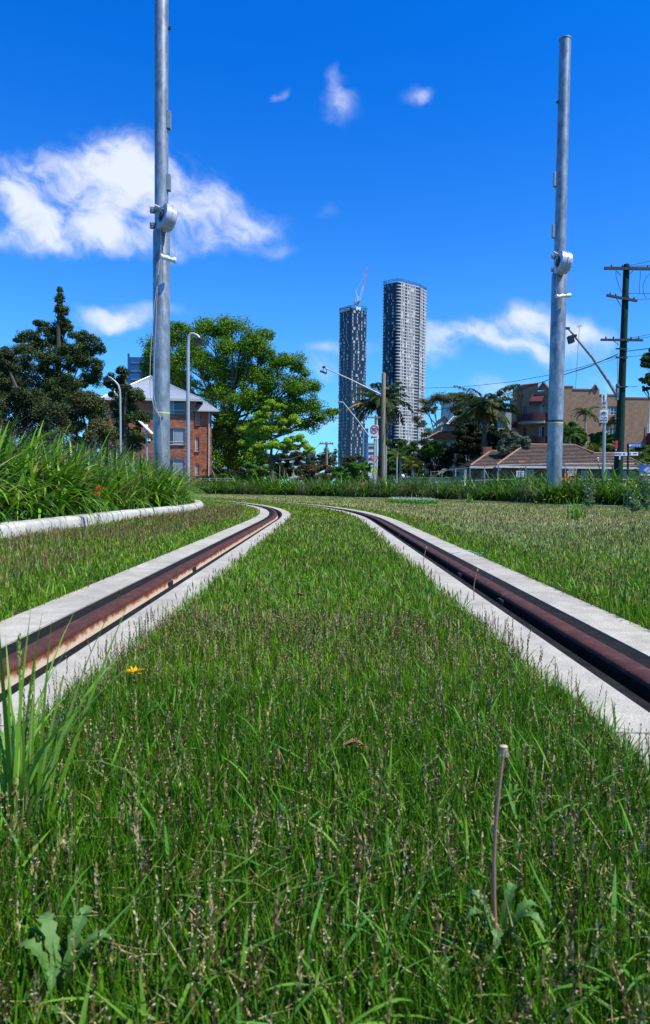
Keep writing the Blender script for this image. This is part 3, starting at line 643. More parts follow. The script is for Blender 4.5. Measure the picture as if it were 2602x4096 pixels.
# dead leaves
def dead_leaf(px,Y,sz,label):
    p=G(px,Y)+Vector((0,0,.035)); n=5; mb=MB()
    for sx in (-1,1):
        for i in range(n):
            t0,t1=i/n,(i+1)/n; w0,w1=sz*.35*math.sin(math.pi*t0),sz*.35*math.sin(math.pi*t1)
            f=lambda t,w:p+Vector((sz*(t-.5),sx*w*.6,w*.6+.1*sz*math.sin(t*3)))
            mb.quad([f(t0,0),f(t1,0),f(t1,w1),f(t0,w0)])
    o=mb.build('dead_leaf',M['deadleaf'],None,loc=p); tag(o,label,'leaf')
M['deadleaf']=mat('dead_leaf',(.22,.09,.04),.8,0,var=.3,vscale=80)
dead_leaf(1430,.98,.035,'curled rust brown leaf lying in the central foreground grass'); dead_leaf(1200,2.35,.05,'pale brown dry leaf on the lawn between the rails')

# ------------------------------------------------------------------ trees
def blob_leaves(blobs, n, lsz, cs, flat=.6, sub=9, out=.7, upb=.5, rs=.30, aspect=.55, hang=0):
    B=[]; wts=np.array([b[1][0]*b[1][2]+b[1][1]*b[1][2] for b in blobs]); wts=wts/wts.sum(); P=[]
    for (c,r),w in zip(blobs,wts):
        m_=max(30,int(n*w)); c=np.array(c); r=np.array(r)
        ns=max(4,sub); d=rdir(ns); d[:,2]=np.abs(d[:,2])*np.where(rng.random(ns)<.72,1,-1)
        sc=c+d*r*(.2+.72*rng.random((ns,1))**.6); sr=r.mean()*rs*1.45*(.6+.7*rng.random(ns))
        tone=1+rng.normal(0,.16,ns)
        i=rng.integers(0,ns,m_); q=rdir(m_); rad=(.25+.85*rng.random(m_)**.7)
        p=sc[i]+q*np.array([1,1,flat])*(sr[i]*rad)[:,None]
        nrm=unit(q*out+rdir(m_)*.8+np.array([0,0,upb])); ax=unit(np.cross(nrm,rdir(m_))); 
        if hang: ax=unit(ax+np.array([0,0,-hang])); 
        sd=unit(np.cross(nrm,ax)); L=lsz*(.6+.8*rng.random(m_))
        P.append(diamonds(p,ax,sd,L,L*aspect,np.clip(pal(m_,cs,.16)*tone[i][:,None],.004,1)))
    return merge(P)
def tree(name,label,cat,Y,base,top,tr,blobs,n,lsz,cs,group=None,flat=.6,sub=9,depth=.8,lm='leaf',bk='bark',limbs=True,rs=.30,dj=.5,hang=0,lr=.35,seed=None,aspectk=.55):
    """base px ; top (px,py) where the trunk ends; blobs (px,py,rx,ry) in photo pixels at distance Y"""
    s=S(Y); b=G(base,Y); root=thing(name,label,cat,b,group)
    bl=[]
    for q in blobs:
        px,py,rx,ry=q[:4]; dY=(rng.random()-.5)*2*dj*rx*s if len(q)<5 else q[4]
        c=W(px,py,Y+dY); bl.append((tuple(c),(rx*s,(rx*s*.6+ry*s*.4)*depth,ry*s)))
    t=W(top[0],top[1],Y); m_=MB(); k=6
    m_.tube([b.lerp(t,i/k)+Vector((rng.normal(0,tr*.25),rng.normal(0,tr*.25),0))*(1 if 0<i<k else 0) for i in range(k+1)],[tr*(1.25-.0*i) if i==0 else tr*(1-.8*i/k) for i in range(k+1)],8)
    if limbs:
        for c,r in bl:
            c=Vector(c); f=.45+.5*rng.random(); st=b.lerp(t,f) if c.z>b.lerp(t,f).z else b.lerp(t,.5)
            mid=st.lerp(c,.5)+Vector((0,0,-.08*(c-st).length)); r0=tr*lr
            m_.tube([st,st.lerp(mid,.5)+Vector((rng.normal(0,.1),0,.0)),mid,mid.lerp(c,.6),c],[r0,r0*.85,r0*.7,r0*.5,r0*.25],5)
            for j in range(4):
                e=c+Vector(tuple(rdir(1)[0]*np.array(r)*.8)); m_.tube([mid.lerp(c,.5+.3*rng.random()),e],[r0*.35,r0*.1],4)
    m_.build('trunk',M[bk],root)
    npmesh('crown',*blob_leaves(bl,n,lsz,cs,flat,sub,rs=rs,hang=hang,aspect=aspectk),M[lm],root)
    return root
BG=[(.125,.25,.014),(.09,.195,.012),(.165,.30,.018),(.06,.14,.012)]
big=[(640,1400,75,60),(600,1480,40,50),(720,1350,80,60),(780,1440,90,80),(850,1330,90,55),(930,1320,90,50),(960,1400,90,60),(1010,1370,70,50),(1060,1430,70,55),(860,1480,90,70),(960,1500,90,70),(1050,1520,90,60),
     (1150,1450,70,45),(1200,1490,40,40),(1140,1560,90,60),(1230,1560,60,45),(1210,1640,90,55),(1290,1660,60,30),(1330,1650,30,22),(1100,1640,90,70),(980,1600,90,80),(880,1590,80,80),(1020,1720,90,70),(900,1700,60,80),(1150,1700,60,45),
     (930,1790,80,70),(880,1840,70,60),(1010,1810,80,70),(700,1480,60,60),(740,1540,60,50),(1070,1340,30,25),(610,1420,40,40),(1240,1700,60,30),(960,1860,80,50),(860,1760,50,70)]
tree('broadleaf_tree','huge spreading green tree towering behind the red brick flats','tree',72,930,(930,1560),.75,big,170000,.19,BG,sub=19,rs=.36,lr=.2,flat=.75)
yb=[(1090,1640,55,50),(1030,1680,55,45),(1150,1690,55,45),(1000,1740,50,45),(1080,1730,60,50),(1170,1760,60,40),(1210,1790,40,35),(1040,1790,55,35),(1120,1790,55,40),(990,1790,35,30),(1240,1810,30,25)]
tree('young_tree','slender young tree with bright thin foliage before the huge green one','tree',44,1088,(1088,1700),.17,yb,24000,.12,[(.26,.42,.025),(.20,.35,.02),(.31,.46,.035)],sub=8,rs=.26,lr=.4)
# conifers at left
CG=[(.04,.075,.02),(.06,.10,.025),(.028,.05,.016),(.08,.115,.03)]
c1=[(240,1165,9,22),(238,1200,18,34),(232,1235,22,20),(250,1260,28,40),(225,1330,40,40),(270,1310,26,35),(170,1300,36,16),(150,1290,18,10),(190,1330,40,18),(235,1380,60,35),(120,1350,50,30),(80,1365,30,18),(150,1380,60,30),(320,1345,55,24),(360,1370,50,26),(395,1395,30,26),(300,1400,60,35),(340,1410,45,25),
    (90,1420,60,40),(180,1440,70,45),(280,1450,80,45),(370,1460,50,35),(390,1480,30,22),(60,1480,70,50),(160,1510,80,50),(260,1530,90,50),(350,1520,60,40),(250,1600,90,60),(150,1600,90,60),(60,1580,80,60),(330,1600,70,45)]
tree('conifer','tall dark conifer with a pointed leader and layered boughs, left of the masts','tree',38,242,(240,1180),.32,c1,120000,.105,CG,flat=.75,sub=17,aspectk=.4,lm='conifer',rs=.32,lr=.18,dj=.6)
tree('conifer','low olive brown cypress bush under the lamp behind the left bed','tree',31,360,(360,1640),.2,[(360,1650,70,80),(300,1720,80,80),(400,1730,70,80),(440,1800,60,60),(340,1800,90,70),(250,1820,80,60),(320,1610,45,45),(410,1650,45,45)],42000,.09,[(.085,.095,.025),(.065,.075,.022),(.11,.11,.035)],flat=.9,sub=12,lm='conifer')
tree('conifer','dark cypress filling the left edge below the pointed conifer','tree',30,110,(110,1560),.3,[(30,1520,80,60),(20,1440,50,40),(40,1620,90,80),(130,1640,80,80),(200,1680,70,80),(60,1730,100,80),(180,1770,90,70),(10,1420,40,35),(30,1830,110,60),(150,1850,110,50),(300,1850,90,50)],90000,.09,[(.04,.06,.02),(.055,.075,.024),(.03,.045,.018)],flat=.9,sub=12,lm='conifer')
tree('conifer','ragged dark cypress between the curved lamp and the red brick flats','tree',42,500,(500,1500),.25,[(490,1500,35,35),(480,1560,55,50),(530,1590,50,55),(440,1530,40,30),(500,1650,70,60),(560,1680,40,45),(480,1740,80,60),(550,1760,50,45),(480,1830,90,50),(400,1850,90,45)],60000,.11,CG,flat=.8,sub=10,lm='conifer')
# far and middle trees
GG=[(.07,.085,.04),(.05,.065,.03),(.09,.10,.05)]
def bush(name,label,px0,px1,py0,py1,Y,n,l,cs,lm='leaf',**k):
    w=px1-px0; h=py1-py0; bl=[]
    nn=max(3,int(w/ max(22,h*.5)))
    n=int(n*2.2); nn+=2
    for i in range(nn):
        x=px0+w*(i+.5)/nn; rx=w/nn*.95
        bl.append((x,py0+h*.35+rng.normal(0,h*.07),rx,h*.38)); bl.append((x+rng.normal(0,rx*.3),py0+h*.72,rx,h*.38))
    return tree(name,label,'shrub' if 'shrub' in name or 'hedge' in name else 'tree',Y,(px0+px1)/2,((px0+px1)/2,py0+h*.4),max(.08,h*S(Y)*.03),bl,n,l,cs,lm=lm,**k)
bush('shrub','rounded bright green bush left of the give way sign',1345,1485,1850,1935,58,9000,.14,[(.06,.18,.015),(.08,.22,.02),(.045,.13,.015)])
bush('shrub','rusty red brown bush beside the distant power pole',1205,1345,1862,1935,60,8000,.14,[(.12,.06,.03),(.16,.09,.045),(.08,.05,.025),(.09,.09,.03)])
bush('gum_tree','grey green tree rising between the distant pole and the dark tower',1375,1460,1815,1900,120,5000,.22,GG)
bush('gum_tree','pale grey tree showing right of the distant power pole',1290,1350,1795,1880,130,3000,.22,[(.12,.12,.08),(.08,.085,.05)])
bush('gum_tree','dull olive tree far behind the young tree',1190,1300,1810,1900,140,6000,.25,GG)
bush('gum_tree','dark background tree behind the trunk of the young tree',1000,1200,1800,1925,90,14000,.22,[(.03,.05,.015),(.045,.07,.02)])
bush('hedge','clipped low hedge along the fence beneath the red brick flats',800,945,1898,1945,56,6000,.12,[(.05,.10,.015),(.08,.13,.02)])
bush('shrub','light green bush at the foot of the young tree',985,1085,1850,1940,50,5000,.12,[(.08,.17,.02),(.10,.20,.03)])
bush('broadleaf_tree','green tree behind the two white posts near the timber pole',1535,1660,1755,1930,75,13000,.2,[(.045,.12,.02),(.06,.15,.025),(.03,.08,.015)])
bush('broadleaf_tree','very dark dense tree before the cream house',1665,1815,1775,1915,70,20000,.16,[(.025,.04,.016),(.035,.05,.02),(.06,.065,.035)])
bush('shrub','bright green bush on top of the dark dense tree',1700,1775,1768,1830,66,4000,.16,[(.06,.15,.015),(.045,.12,.015)])
bush('broadleaf_tree','dark tree between the cocos palm and the tan flats',1956,2040,1700,1810,66,9000,.16,[(.02,.03,.015),(.03,.045,.02)])
bush('shrub','silvery grey green shrub before the tan flats balconies',2010,2110,1725,1815,58,8000,.13,[(.14,.18,.12),(.10,.14,.09),(.18,.21,.15)])
bush('broadleaf_tree','dark tree mass below the cocos palm',1820,1925,1690,1860,68,15000,.18,[(.02,.032,.013),(.032,.05,.018)])
bush('broadleaf_tree','glossy green clump of foliage right of the second mast',2245,2335,1690,1800,62,9000,.2,[(.05,.12,.02),(.07,.16,.03),(.03,.07,.015)])
bush('broadleaf_tree','yellow green foliage between the sign post and the green pole',2365,2475,1735,1830,62,9000,.2,[(.09,.17,.02),(.05,.11,.015)])
bush('broadleaf_tree','green foliage at the right edge before the tan flats',2530,2620,1780,1860,62,8000,.2,[(.09,.16,.02),(.05,.11,.015)])
tree('broadleaf_tree','dark tree crown poking in at the right edge','tree',60,2690,(2680,1550),.3,[(2600,1450,40,40),(2600,1520,45,40),(2640,1430,60,50),(2660,1520,60,60),(2585,1555,22,16)],12000,.2,[(.03,.07,.015),(.045,.10,.02)])
eg=[(1705,1610,28,16),(1740,1600,30,18),(1780,1595,34,16),(1820,1600,34,20),(1850,1620,26,22),(1700,1640,20,16),(1690,1700,18,14),(1715,1735,24,16),(1690,1770,16,12),(1735,1640,16,12),(1830,1640,24,16),(1670,1680,14,14)]
tree('gum_tree','tall sparse eucalyptus with bare pale limbs right of the big tower','tree',105,1752,(1760,1680),.32,[(x,y,rx*1.25,ry*1.2) for x,y,rx,ry in eg],17000,.2,[(.11,.12,.04),(.08,.095,.035),(.15,.14,.06)],bk='palebark',lr=.42,flat=.6,sub=12,rs=.45)
for i,(x0,x1,y0,y1,Y) in enumerate([(820,1010,1860,1945,66)]): bush('broadleaf_tree','shadowy undergrowth tree beneath the huge green one',x0,x1,y0,y1,Y,9000,.2,[(.02,.035,.01),(.03,.05,.012)])

wb=[]
for k in range(60):
    px=-300+k*56; Yw=190+rng.random()*30; hh=(1955+(px-CX)*.0115)-(1880+rng.random()*25); c=W(px,1955-hh*.45,Yw); wb.append((tuple(c),(4.5,4,hh*.62*S(Yw))))
o=npmesh('distant_wood',*blob_leaves(wb,45000,.5,[(.04,.065,.025),(.06,.085,.035),(.03,.05,.02)],sub=8,rs=.42),M['leaf']); tag(o,'far line of dull green trees low on the horizon','wood',kind='stuff')
bush('broadleaf_tree','dark leafy tree crown directly behind the cocos palm trunk',1835,1960,1625,1800,72,14000,.2,[(.03,.05,.015),(.045,.075,.02)])
# palms
def palm(label,Y,base,crown,L,n,tr,cs,droop=1.5,el=.2,dead=0,lw=.06):
    b=G(base,Y); c=W(crown[0],crown[1],Y); root=thing('palm_tree',label,'palm',b)
    m_=MB(); m_.tube([b,b.lerp(c,.5)+Vector((tr*.4,0,0)),c],[tr*1.2,tr,tr*.9],9); m_.build('trunk',M['palebark'] if dead==0 else M['bark'],root)
    P=[]; K=12
    for i in range(n):
        az=i*2.4+rng.normal(0,.2); th=abs(rng.normal(el,.35))+ .05+ (i/n)*1.15; kp=droop*(.7+.5*rng.random()); l=L*(.8+.3*rng.random()); p=np.array(c,float); pts=[]
        for k in range(K+1):
            t=k/K; a=th+kp*t; pts.append(p.copy()); p=p+np.array([math.sin(a)*math.cos(az),math.sin(a)*math.sin(az),math.cos(a)])*l/K
        pts=np.array(pts); mm=K*12; t=rng.random(mm)*.93+.07; idx=np.minimum((t*K).astype(int),K-1); fr=(t*K-idx)[:,None]; pc=pts[idx]*(1-fr)+pts[idx+1]*fr
        tang=unit(pts[idx+1]-pts[idx]); side=np.array([-math.sin(az),math.cos(az),0]); sg=np.where(rng.random(mm)<.5,-1,1)[:,None]
        ax=unit(side*sg+tang*.5+np.array([0,0,-.75])+rng.normal(0,.15,(mm,3))); ll=L*.27*(1-.55*t)*(.8+.3*rng.random(mm))
        sd=unit(np.cross(ax,tang)); sd=unit(np.cross(ax,sd)*.6+sd*.8)
        P.append(diamonds(pc+ax*ll[:,None]*.5,ax,sd,ll,lw*L/2.5,pal(mm,cs if not(dead and i>n-dead-1) else [(.25,.2,.12)],.2)))
        cc=pal(K,[(.10,.14,.04)],.1)
        P.append(diamonds((pts[:-1]+pts[1:])/2,unit(pts[1:]-pts[:-1]),np.tile(side,(K,1)),l/K*1.4,.05*L/2.5,cc))
    npmesh('crown',*merge(P),M['leaf'],root); return root
PD=[(.03,.06,.022),(.045,.08,.028),(.06,.10,.03)]
palm('dark feathery palm standing behind the timber pole between the two towers',76,1522,(1522,1612),4.0,46,.35,PD,1.5,.25,3)
palm('shaggy cocos palm before the cream house, left of the tan flats',62,1928,(1940,1640),3.7,46,.2,PD,1.3,.15,4)
palm('slim palm before the blank wall of the tan flats',64,2340,(2343,1650),1.6,16,.09,[(.12,.15,.06),(.09,.12,.05)],1.8,.1)
palm('small palm beside the green power pole',62,2445,(2445,1690),1.4,13,.08,[(.08,.11,.04),(.11,.14,.06)],1.9,.2)
palm('low fan of palm fronds right of the timber pole',66,1600,(1605,1830),1.9,18,.15,[(.06,.13,.02),(.10,.17,.03)],1.4,.4)
palm('yellowing palm at the corner by the orange sign',64,1655,(1650,1860),1.5,14,.12,[(.16,.17,.02),(.10,.15,.02)],1.5,.4)
palm('leafy palm clump just right of the second mast',60,2275,(2280,1740),1.8,18,.12,[(.05,.12,.02),(.08,.17,.03)],1.3,.3)
palm('palm clump at the right edge of the tiled house',60,2560,(2560,1830),1.7,16,.12,[(.07,.14,.02),(.10,.17,.03)],1.4,.4)
palm('palm clump behind the tiled roof left of the green pole',60,2400,(2400,1790),1.7,16,.12,[(.07,.14,.02),(.11,.18,.03)],1.4,.4)
# thistles at right
for px,Y,h,l in ((2360,16.6,.85,'tall grey green thistle right of the second mast'),(2590,14.5,1.1,'grey green thistle at the right edge of the far bed'),(2535,13.2,.45,'low spiky thistle on the lawn edge at right'),(1500,37,1.0,'silvery weed at the foot of the bike sign')):
    p=G(px,Y); r_=thing('thistle',l,'weed',p); m_=MB(); P=[]
    for k in range(4):
        e=p+Vector((rng.normal(0,.12)*h,rng.normal(0,.12)*h,h*(.7+.35*rng.random()))); m_.tube([p,p.lerp(e,.5)+Vector((.02,0,0)),e],[.012,.009,.005],5)
        for j in range(16):
            t=.1+.9*j/16; c=p.lerp(e,t); az=rng.random()*6.28; mm=7; d=np.array([math.cos(az),math.sin(az),.35]); pc=np.array(c)+d*np.linspace(.02,.16*(1.2-t*.8),mm)[:,None]
            ax=unit(rdir(mm)+d*.6); P.append(diamonds(pc,ax,unit(np.cross(ax,rdir(mm))),.07*(1.2-t*.6),.035,pal(mm,[(.16,.24,.12),(.10,.18,.07),(.24,.30,.20)],.15)))
    m_.build('stem',M['weed'],r_); npmesh('leaves',*merge(P),M['leaf'],r_)
# ------------------------------------------------------------------ masts
def lathe_axis(mb, c, ax, prof, n=28):
    c=Vector(c); ax=Vector(ax).normalized(); prof=[(t+i*.0004,r) for i,(t,r) in enumerate(prof)]; mb.tube([c+ax*t for t,r in prof],[max(r,.001) for t,r in prof],n)
def mast(label,Y,bx,topp,low_y,r_low,r_up,drum,bar,brk,bolt,strap_y,cap,tube_mat='galv'):
    s=S(Y); top=W(*topp,Y); b=G(bx,Y)
    root=thing('steel_mast',label,'mast',b,'steel masts for the overhead line')
    ax=(top-b); at=lambda py:(lambda p:b+ax*((p.z-b.z)/ax.z))(W(bx+(topp[0]-bx)*((py-1960)/(topp[1]-1960)),py,Y))
    j=at(low_y)
    m_=MB(); m_.tube([b,at(1500),j-ax.normalized()*.06,j-ax.normalized()*.02,j],[r_low,r_low,r_low,r_low*.95,r_up*1.05],36); m_.build('lower_tube',M[tube_mat],root,True)
    m_=MB(); m_.tube([j-ax.normalized()*.02,at(700),top],[r_up,r_up,r_up],36); m_.build('upper_tube',M[tube_mat],root,True)
    if cap:
        m_=MB(); m_.tube([top-Vector((0,0,.02)),top+Vector((0,0,.012))],[r_up*1.08,r_up*1.08],36); m_.build('cap',M['galv2'],root)
    # drum, in front of the tube
    dx0,dx1,dy0,dy1=drum; c=W((dx0+dx1)/2,(dy0+dy1)/2,Y-r_low-.26); rd=(dy1-dy0)*s*.49; ln=(dx1-dx0)*s*.42
    a=Vector((.80,.56,-.20) if bx<1301 else (.99,.07,-.12)).normalized()
    m_=MB(); lathe_axis(m_,c,a,[(-ln,rd*.5),(-ln,rd*.93),(-ln*.97,rd*.97),(-ln*.93,rd*.97),(-.05*ln,rd*.97),(-.02*ln,rd*1.03),(.05*ln,rd*1.03),(.08*ln,rd*.94),(.75*ln,rd*.93),(.97*ln,rd*.82),(ln,rd*.6)],40)
    d=m_.build('drum',M['paleg'],root,True)
    m_=MB(); lathe_axis(m_,c,a,[(-ln*1.35,rd*.12),(-ln*1.3,rd*.30),(-ln*1.15,rd*.34),(-ln*1.12,rd*.45),(-ln*.99,rd*.5)],24); lathe_axis(m_,c,a,[(ln*.99,rd*.42),(ln*1.12,rd*.40),(ln*1.16,rd*.28),(ln*1.24,rd*.25),(ln*1.26,rd*.1)],24)
    m_.build('hub',M['darksteel'],d,True)
    m_=MB(); m_.tube([at((dy0+dy1)/2),c+a*(-ln*.5)+Vector((0,.2,0)),c],[.05,.05,.05],10); m_.build('axle',M['darksteel'],root)
    for f in (.22,.82):
        py=dy0+(dy1-dy0)*f; cc=at(py); m_=MB(); m_.tube([cc-Vector((0,0,.055)),cc+Vector((0,0,.055))],[r_up*1.12,r_up*1.12],28)
        m_.box(cc+Vector((-r_up*1.12-.03,-.05,0)),(.10,.09,.13)); m_.tube([cc+Vector((-r_up*1.2-.02,-.14,0)),cc+Vector((-r_up*1.2-.02,.10,0))],.02,8)
        m_.tube([cc+Vector((-r_up*.9,-r_up*.6,0)),c-a*ln*1.1+Vector((0,0,(cc.z-c.z)*.5))],.025,7)
        m_.build('clamp',M['galv2'],root)
    m_=MB(); m_.box(c+Vector((-.20,.10,rd*.92)),(.26,.10,.03),Vector((.9,.2,-.35)).normalized(),Vector((0,1,0)),Vector((.35,0,.9)).normalized()); m_.build('top_bracket',M['white'],root)
    # weight bar hanging on two ropes
    bx0,bx1,by0,by1=bar; e0=W(bx0,by0,Y-r_low-.32); e1=W(bx1,by1,Y-r_low-.18)
    m_=MB(); m_.tube([c-a*ln*1.2,e0],.008,6); m_.tube([c+a*ln*1.2,e1],.008,6); m_.build('rope',M['rope'],root)
    m_=MB(); d_=(e1-e0); pr=[(-.02,.03),(0,.06),(.07,.068),(.14,.045),(.25,.052),(.45,.062),(.62,.045),(.68,.05),(.8,.058),(.9,.07),(1,.066),(1.04,.03)]
    m_.tube([e0+d_*t+Vector((0,0,rng.normal(0,.006))) for t,r in pr],[r*1.0 for t,r in pr],14); w=m_.build('wrapped_weight',M['plastic'],root,True)
    m_=MB()
    for t in (.66,.1): m_.tube([e0+d_*(t-.015),e0+d_*(t+.015)],[.056,.056],12)
    m_.build('tie',M['timber'],w)
    for x0,y0,x1,y1 in brk:
        m_=MB(); a0=W(x0,y0,Y); a1=W(x1,y1,Y); cc=(a0+a1)/2; m_.box((cc.x,cc.y-.02,cc.z),(abs(a1.x-a0.x),.14,abs(a1.z-a0.z))); sgn=1 if cc.x>at((y0+y1)/2).x else -1
        m_.box((cc.x-sgn*.03,cc.y,cc.z+abs(a1.z-a0.z)*.5),(abs(a1.x-a0.x)*.8,.10,.012)); m_.build('bracket',M['galv2'],root)
    q=W(*bolt,Y); m_=MB(); m_.tube([at(bolt[1]),q],.02,8); m_.box(q,(.05,.06,.07)); m_.build('bolt',M['darksteel'],root)
    cc=at(strap_y); m_=MB(); m_.tube([cc-Vector((0,0,.014)),cc+Vector((0,0,.014))],[r_low*1.012]*2,36); m_.build('tape_band',M['yellow'],root)
    cc=at(strap_y-8 if cap else strap_y+12); m_=MB(); m_.tube([cc-Vector((0,0,.03)),cc+Vector((0,0,.03))],[r_low*1.01]*2,36); m_.build('steel_band',M['darksteel'] if cap else M['galv2'],root)
    return root,at
r1,at1=mast('steel mast at left rising out of the frame, with a drum and a wrapped weight',17,647,(647,-90),922,33*S(17),26.5*S(17),(643,699,822,925),(645,703,1026,1042),[(671,448,684,518),(671,702,684,765)],(680,112),1653,False)
m_=MB(); Yc=16.7
for pl in ([(643,905),(641,1000),(633,1100),(620,1210),(609,1325),(602,1440),(600,1518),(604,1586),(620,1635),(641,1666)],[(650,930),(645,990),(636,1080),(628,1200),(618,1450),(616,1580),(628,1640),(642,1668),(650,1750),(656,1840)],[(643,1668),(646,1740),(651,1840)]):
    m_.tube([W(x,y,Yc) for x,y in pl],.0085,6)
m_.build('loose_cable',M['rope'],r1); m_=MB(); m_.prect(640,1660,652,1670,16.72,.1); m_.build('cable_clip',M['galv2'],r1)
r2,at2=mast('steel mast at right with an open capped top, a drum and a wrapped weight',23,2216,(2262,158),1092,29*S(23),22*S(23),(2229,2281,1008,1096),(2226,2282,1186,1182),[(2216,692,2233,748),(2210,900,2226,953)],(2230,408),1693,True)

# ------------------------------------------------------------------ lamps and poles
def floodlight(mb, c, sx, sz, dirx):
    c=Vector(c); mb.box(c,(sx,.25,sz),Vector((math.cos(.25),0,-math.sin(.25)*dirx)),Vector((0,1,0)),Vector((math.sin(.25)*dirx,0,math.cos(.25))))
def curved_lamp(label,Y,bx,pts,r,lamp,dirx):
    b=G(bx,Y); root=thing('street_lamp',label,'street lamp',b,'street lamps with curved tops'); m_=MB()
    P=[b]+[W(x,y,Y) for x,y in pts]; n=len(P); m_.tube(P,[r*(1-.35*i/(n-1)) for i in range(n)],10); m_.build('post',M['whiteg'],root,True)
    x,y,w,h=lamp; c=W(x,y,Y); s=S(Y); m_=MB(); floodlight(m_,c,w*s,h*s*.6,dirx); m_.box(c+Vector((0,0,h*s*.45)),(w*s*.5,.1,.05)); l=m_.build('lamp_head',M['black'],root)
    m_=MB(); m_.box(c-Vector((0,.01,h*s*.34)),(w*s*.8,.2,.02)); m_.build('lens',M['glass'],l)
    m_=MB(); m_.tube([P[-1],c+Vector((0,0,h*s*.3))],.03,6); m_.build('yoke',M['black'],root)
    m_=MB(); m_.tube([b,b+Vector((0,0,.35))],r*1.5,10); m_.build('base',M['whiteg'],root); return root
M['whiteg']=mat('pale_galvanised_post',(.36,.39,.41),.45,.25,var=.1,vscale=10)
curved_lamp('curved white lamp post standing right of the left mast before the flats',34,754,[(753,1700),(753,1420),(754,1370),(757,1345),(765,1335),(777,1335),(790,1342),(799,1352)],.095,(796,1366,30,26),1)
curved_lamp('curved lamp post half hidden by the conifers left of the flats',28.5,483,[(483,1700),(482,1600),(480,1560),(474,1540),(460,1524),(445,1512),(432,1506)],.048,(429,1516,22,20),-1)
# solar unit
p=G(588,36); r_=thing('solar_light','small pole with a tilted solar panel left of the left mast','solar panel',p); m_=MB(); m_.tube([p,W(588,1718,36)],.05,8); m_.build('post',M['whiteg'],r_)
m_=MB(); m_.box(W(585,1712,36)-Vector((0,.05,0)),(.22,.1,.36)); m_.build('control_box',M['white'],r_)
a0=W(560,1688,36); a1=W(614,1740,36); d=(a1-a0); m_=MB(); U=d.normalized(); m_.box((a0+a1)/2+Vector((0,.05,.03)),(d.length,.7,.04),U,Vector((0,1,0)),U.cross(Vector((0,1,0)))); m_.build('panel',M['signwhite'],r_)
m_=MB(); m_.prect(589,1752,599,1764,35.8,.2); m_.build('sensor',M['white'],r_)
# timber pole w arm
Y=48; b=G(1534,Y); r_=thing('timber_pole','bare round timber pole carrying a long lamp arm, between the towers','pole',b)
m_=MB(); m_.tube([b,W(1533,1700,Y),W(1536,1497,Y),W(1536,1491,Y)],[.175,.16,.145,.10],16); m_.build('post',M['timber'],r_,True)
m_=MB(); m_.tube([W(1524,1578,Y),W(1500,1566,Y),W(1400,1517,Y),W(1297,1470,Y)],[.07,.055,.045,.04],8); m_.box(W(1525,1572,Y),(.06,.12,.5)); m_.quad([W(1524,1560,Y),W(1524,1584,Y),W(1505,1570,Y)]); m_.build('lamp_arm',M['whiteg'],r_)
m_=MB(); m_.tube([W(1290,1469,Y),W(1303,1467,Y)],.07,8); m_.tube([W(1298,1468,Y),W(1293,1480,Y),W(1293,1490,Y)],.03,6); m_.tube([W(1300,1468,Y),W(1307,1480,Y),W(1308,1494,Y)],.03,6); c=W(1294,1489,Y); m_.box(c,(.48,.3,.09),Vector((.94,0,-.34)),Vector((0,1,0)),Vector((.34,0,.94))); m_.build('lamp_head',M['darksteel'],r_)
# rear pole w/ crossarm and lamp
Y=64; b=G(1503,Y); r_=thing('power_pole','greenish power pole with one crossarm behind the bike sign','pole',b)
m_=MB(); m_.tube([b,W(1505,1662,Y)],[.17,.13],10); m_.build('post',M['timber'],r_); m_=MB(); m_.prect(1467,1668,1545,1673,Y,.12,.15)
m_.build('crossarm',M['timber'],r_); m_=MB(); m_.tube([W(1478,1746,Y),W(1430,1680,Y),W(1376,1613,Y)],[.07,.06,.05],8); m_.tube([W(1378,1613,Y),W(1370,1609,Y)],.05,8); m_.build('lamp_arm',M['whiteg'],r_)
m_=MB(); c=W(1363,1608,Y); m_.box(c,(.5,.3,.12)); m_.box(c+Vector((-.1,0,-.08)),(.3,.24,.08)); m_.build('lamp_head',M['whiteg'],r_)
# distant power pole
Y=92; b=G(1309,Y); r_=thing('power_pole','distant power pole with a single crossarm left of the dark tower','pole',b); m_=MB(); m_.tube([b,W(1307,1768,Y)],[.2,.15],8); m_.build('post',M['timber'],r_)
m_=MB(); m_.prect(1277,1773,1335,1777,Y,.12,.15)
m_.build('crossarm',M['timber'],r_)
for x in (1283,1292,1322,1330):
    m_=MB(); m_.prect(x-1.5,1768,x+1.5,1774,Y,.1,.1); m_.build('insulator',M['crate'],r_)
m_=MB(); m_.tube([W(1308,1815,Y),W(1282,1814,Y)],.05,6); m_.box(W(1281,1814,Y),(.4,.2,.12)); m_.build('lamp_arm',M['whiteg'],r_)
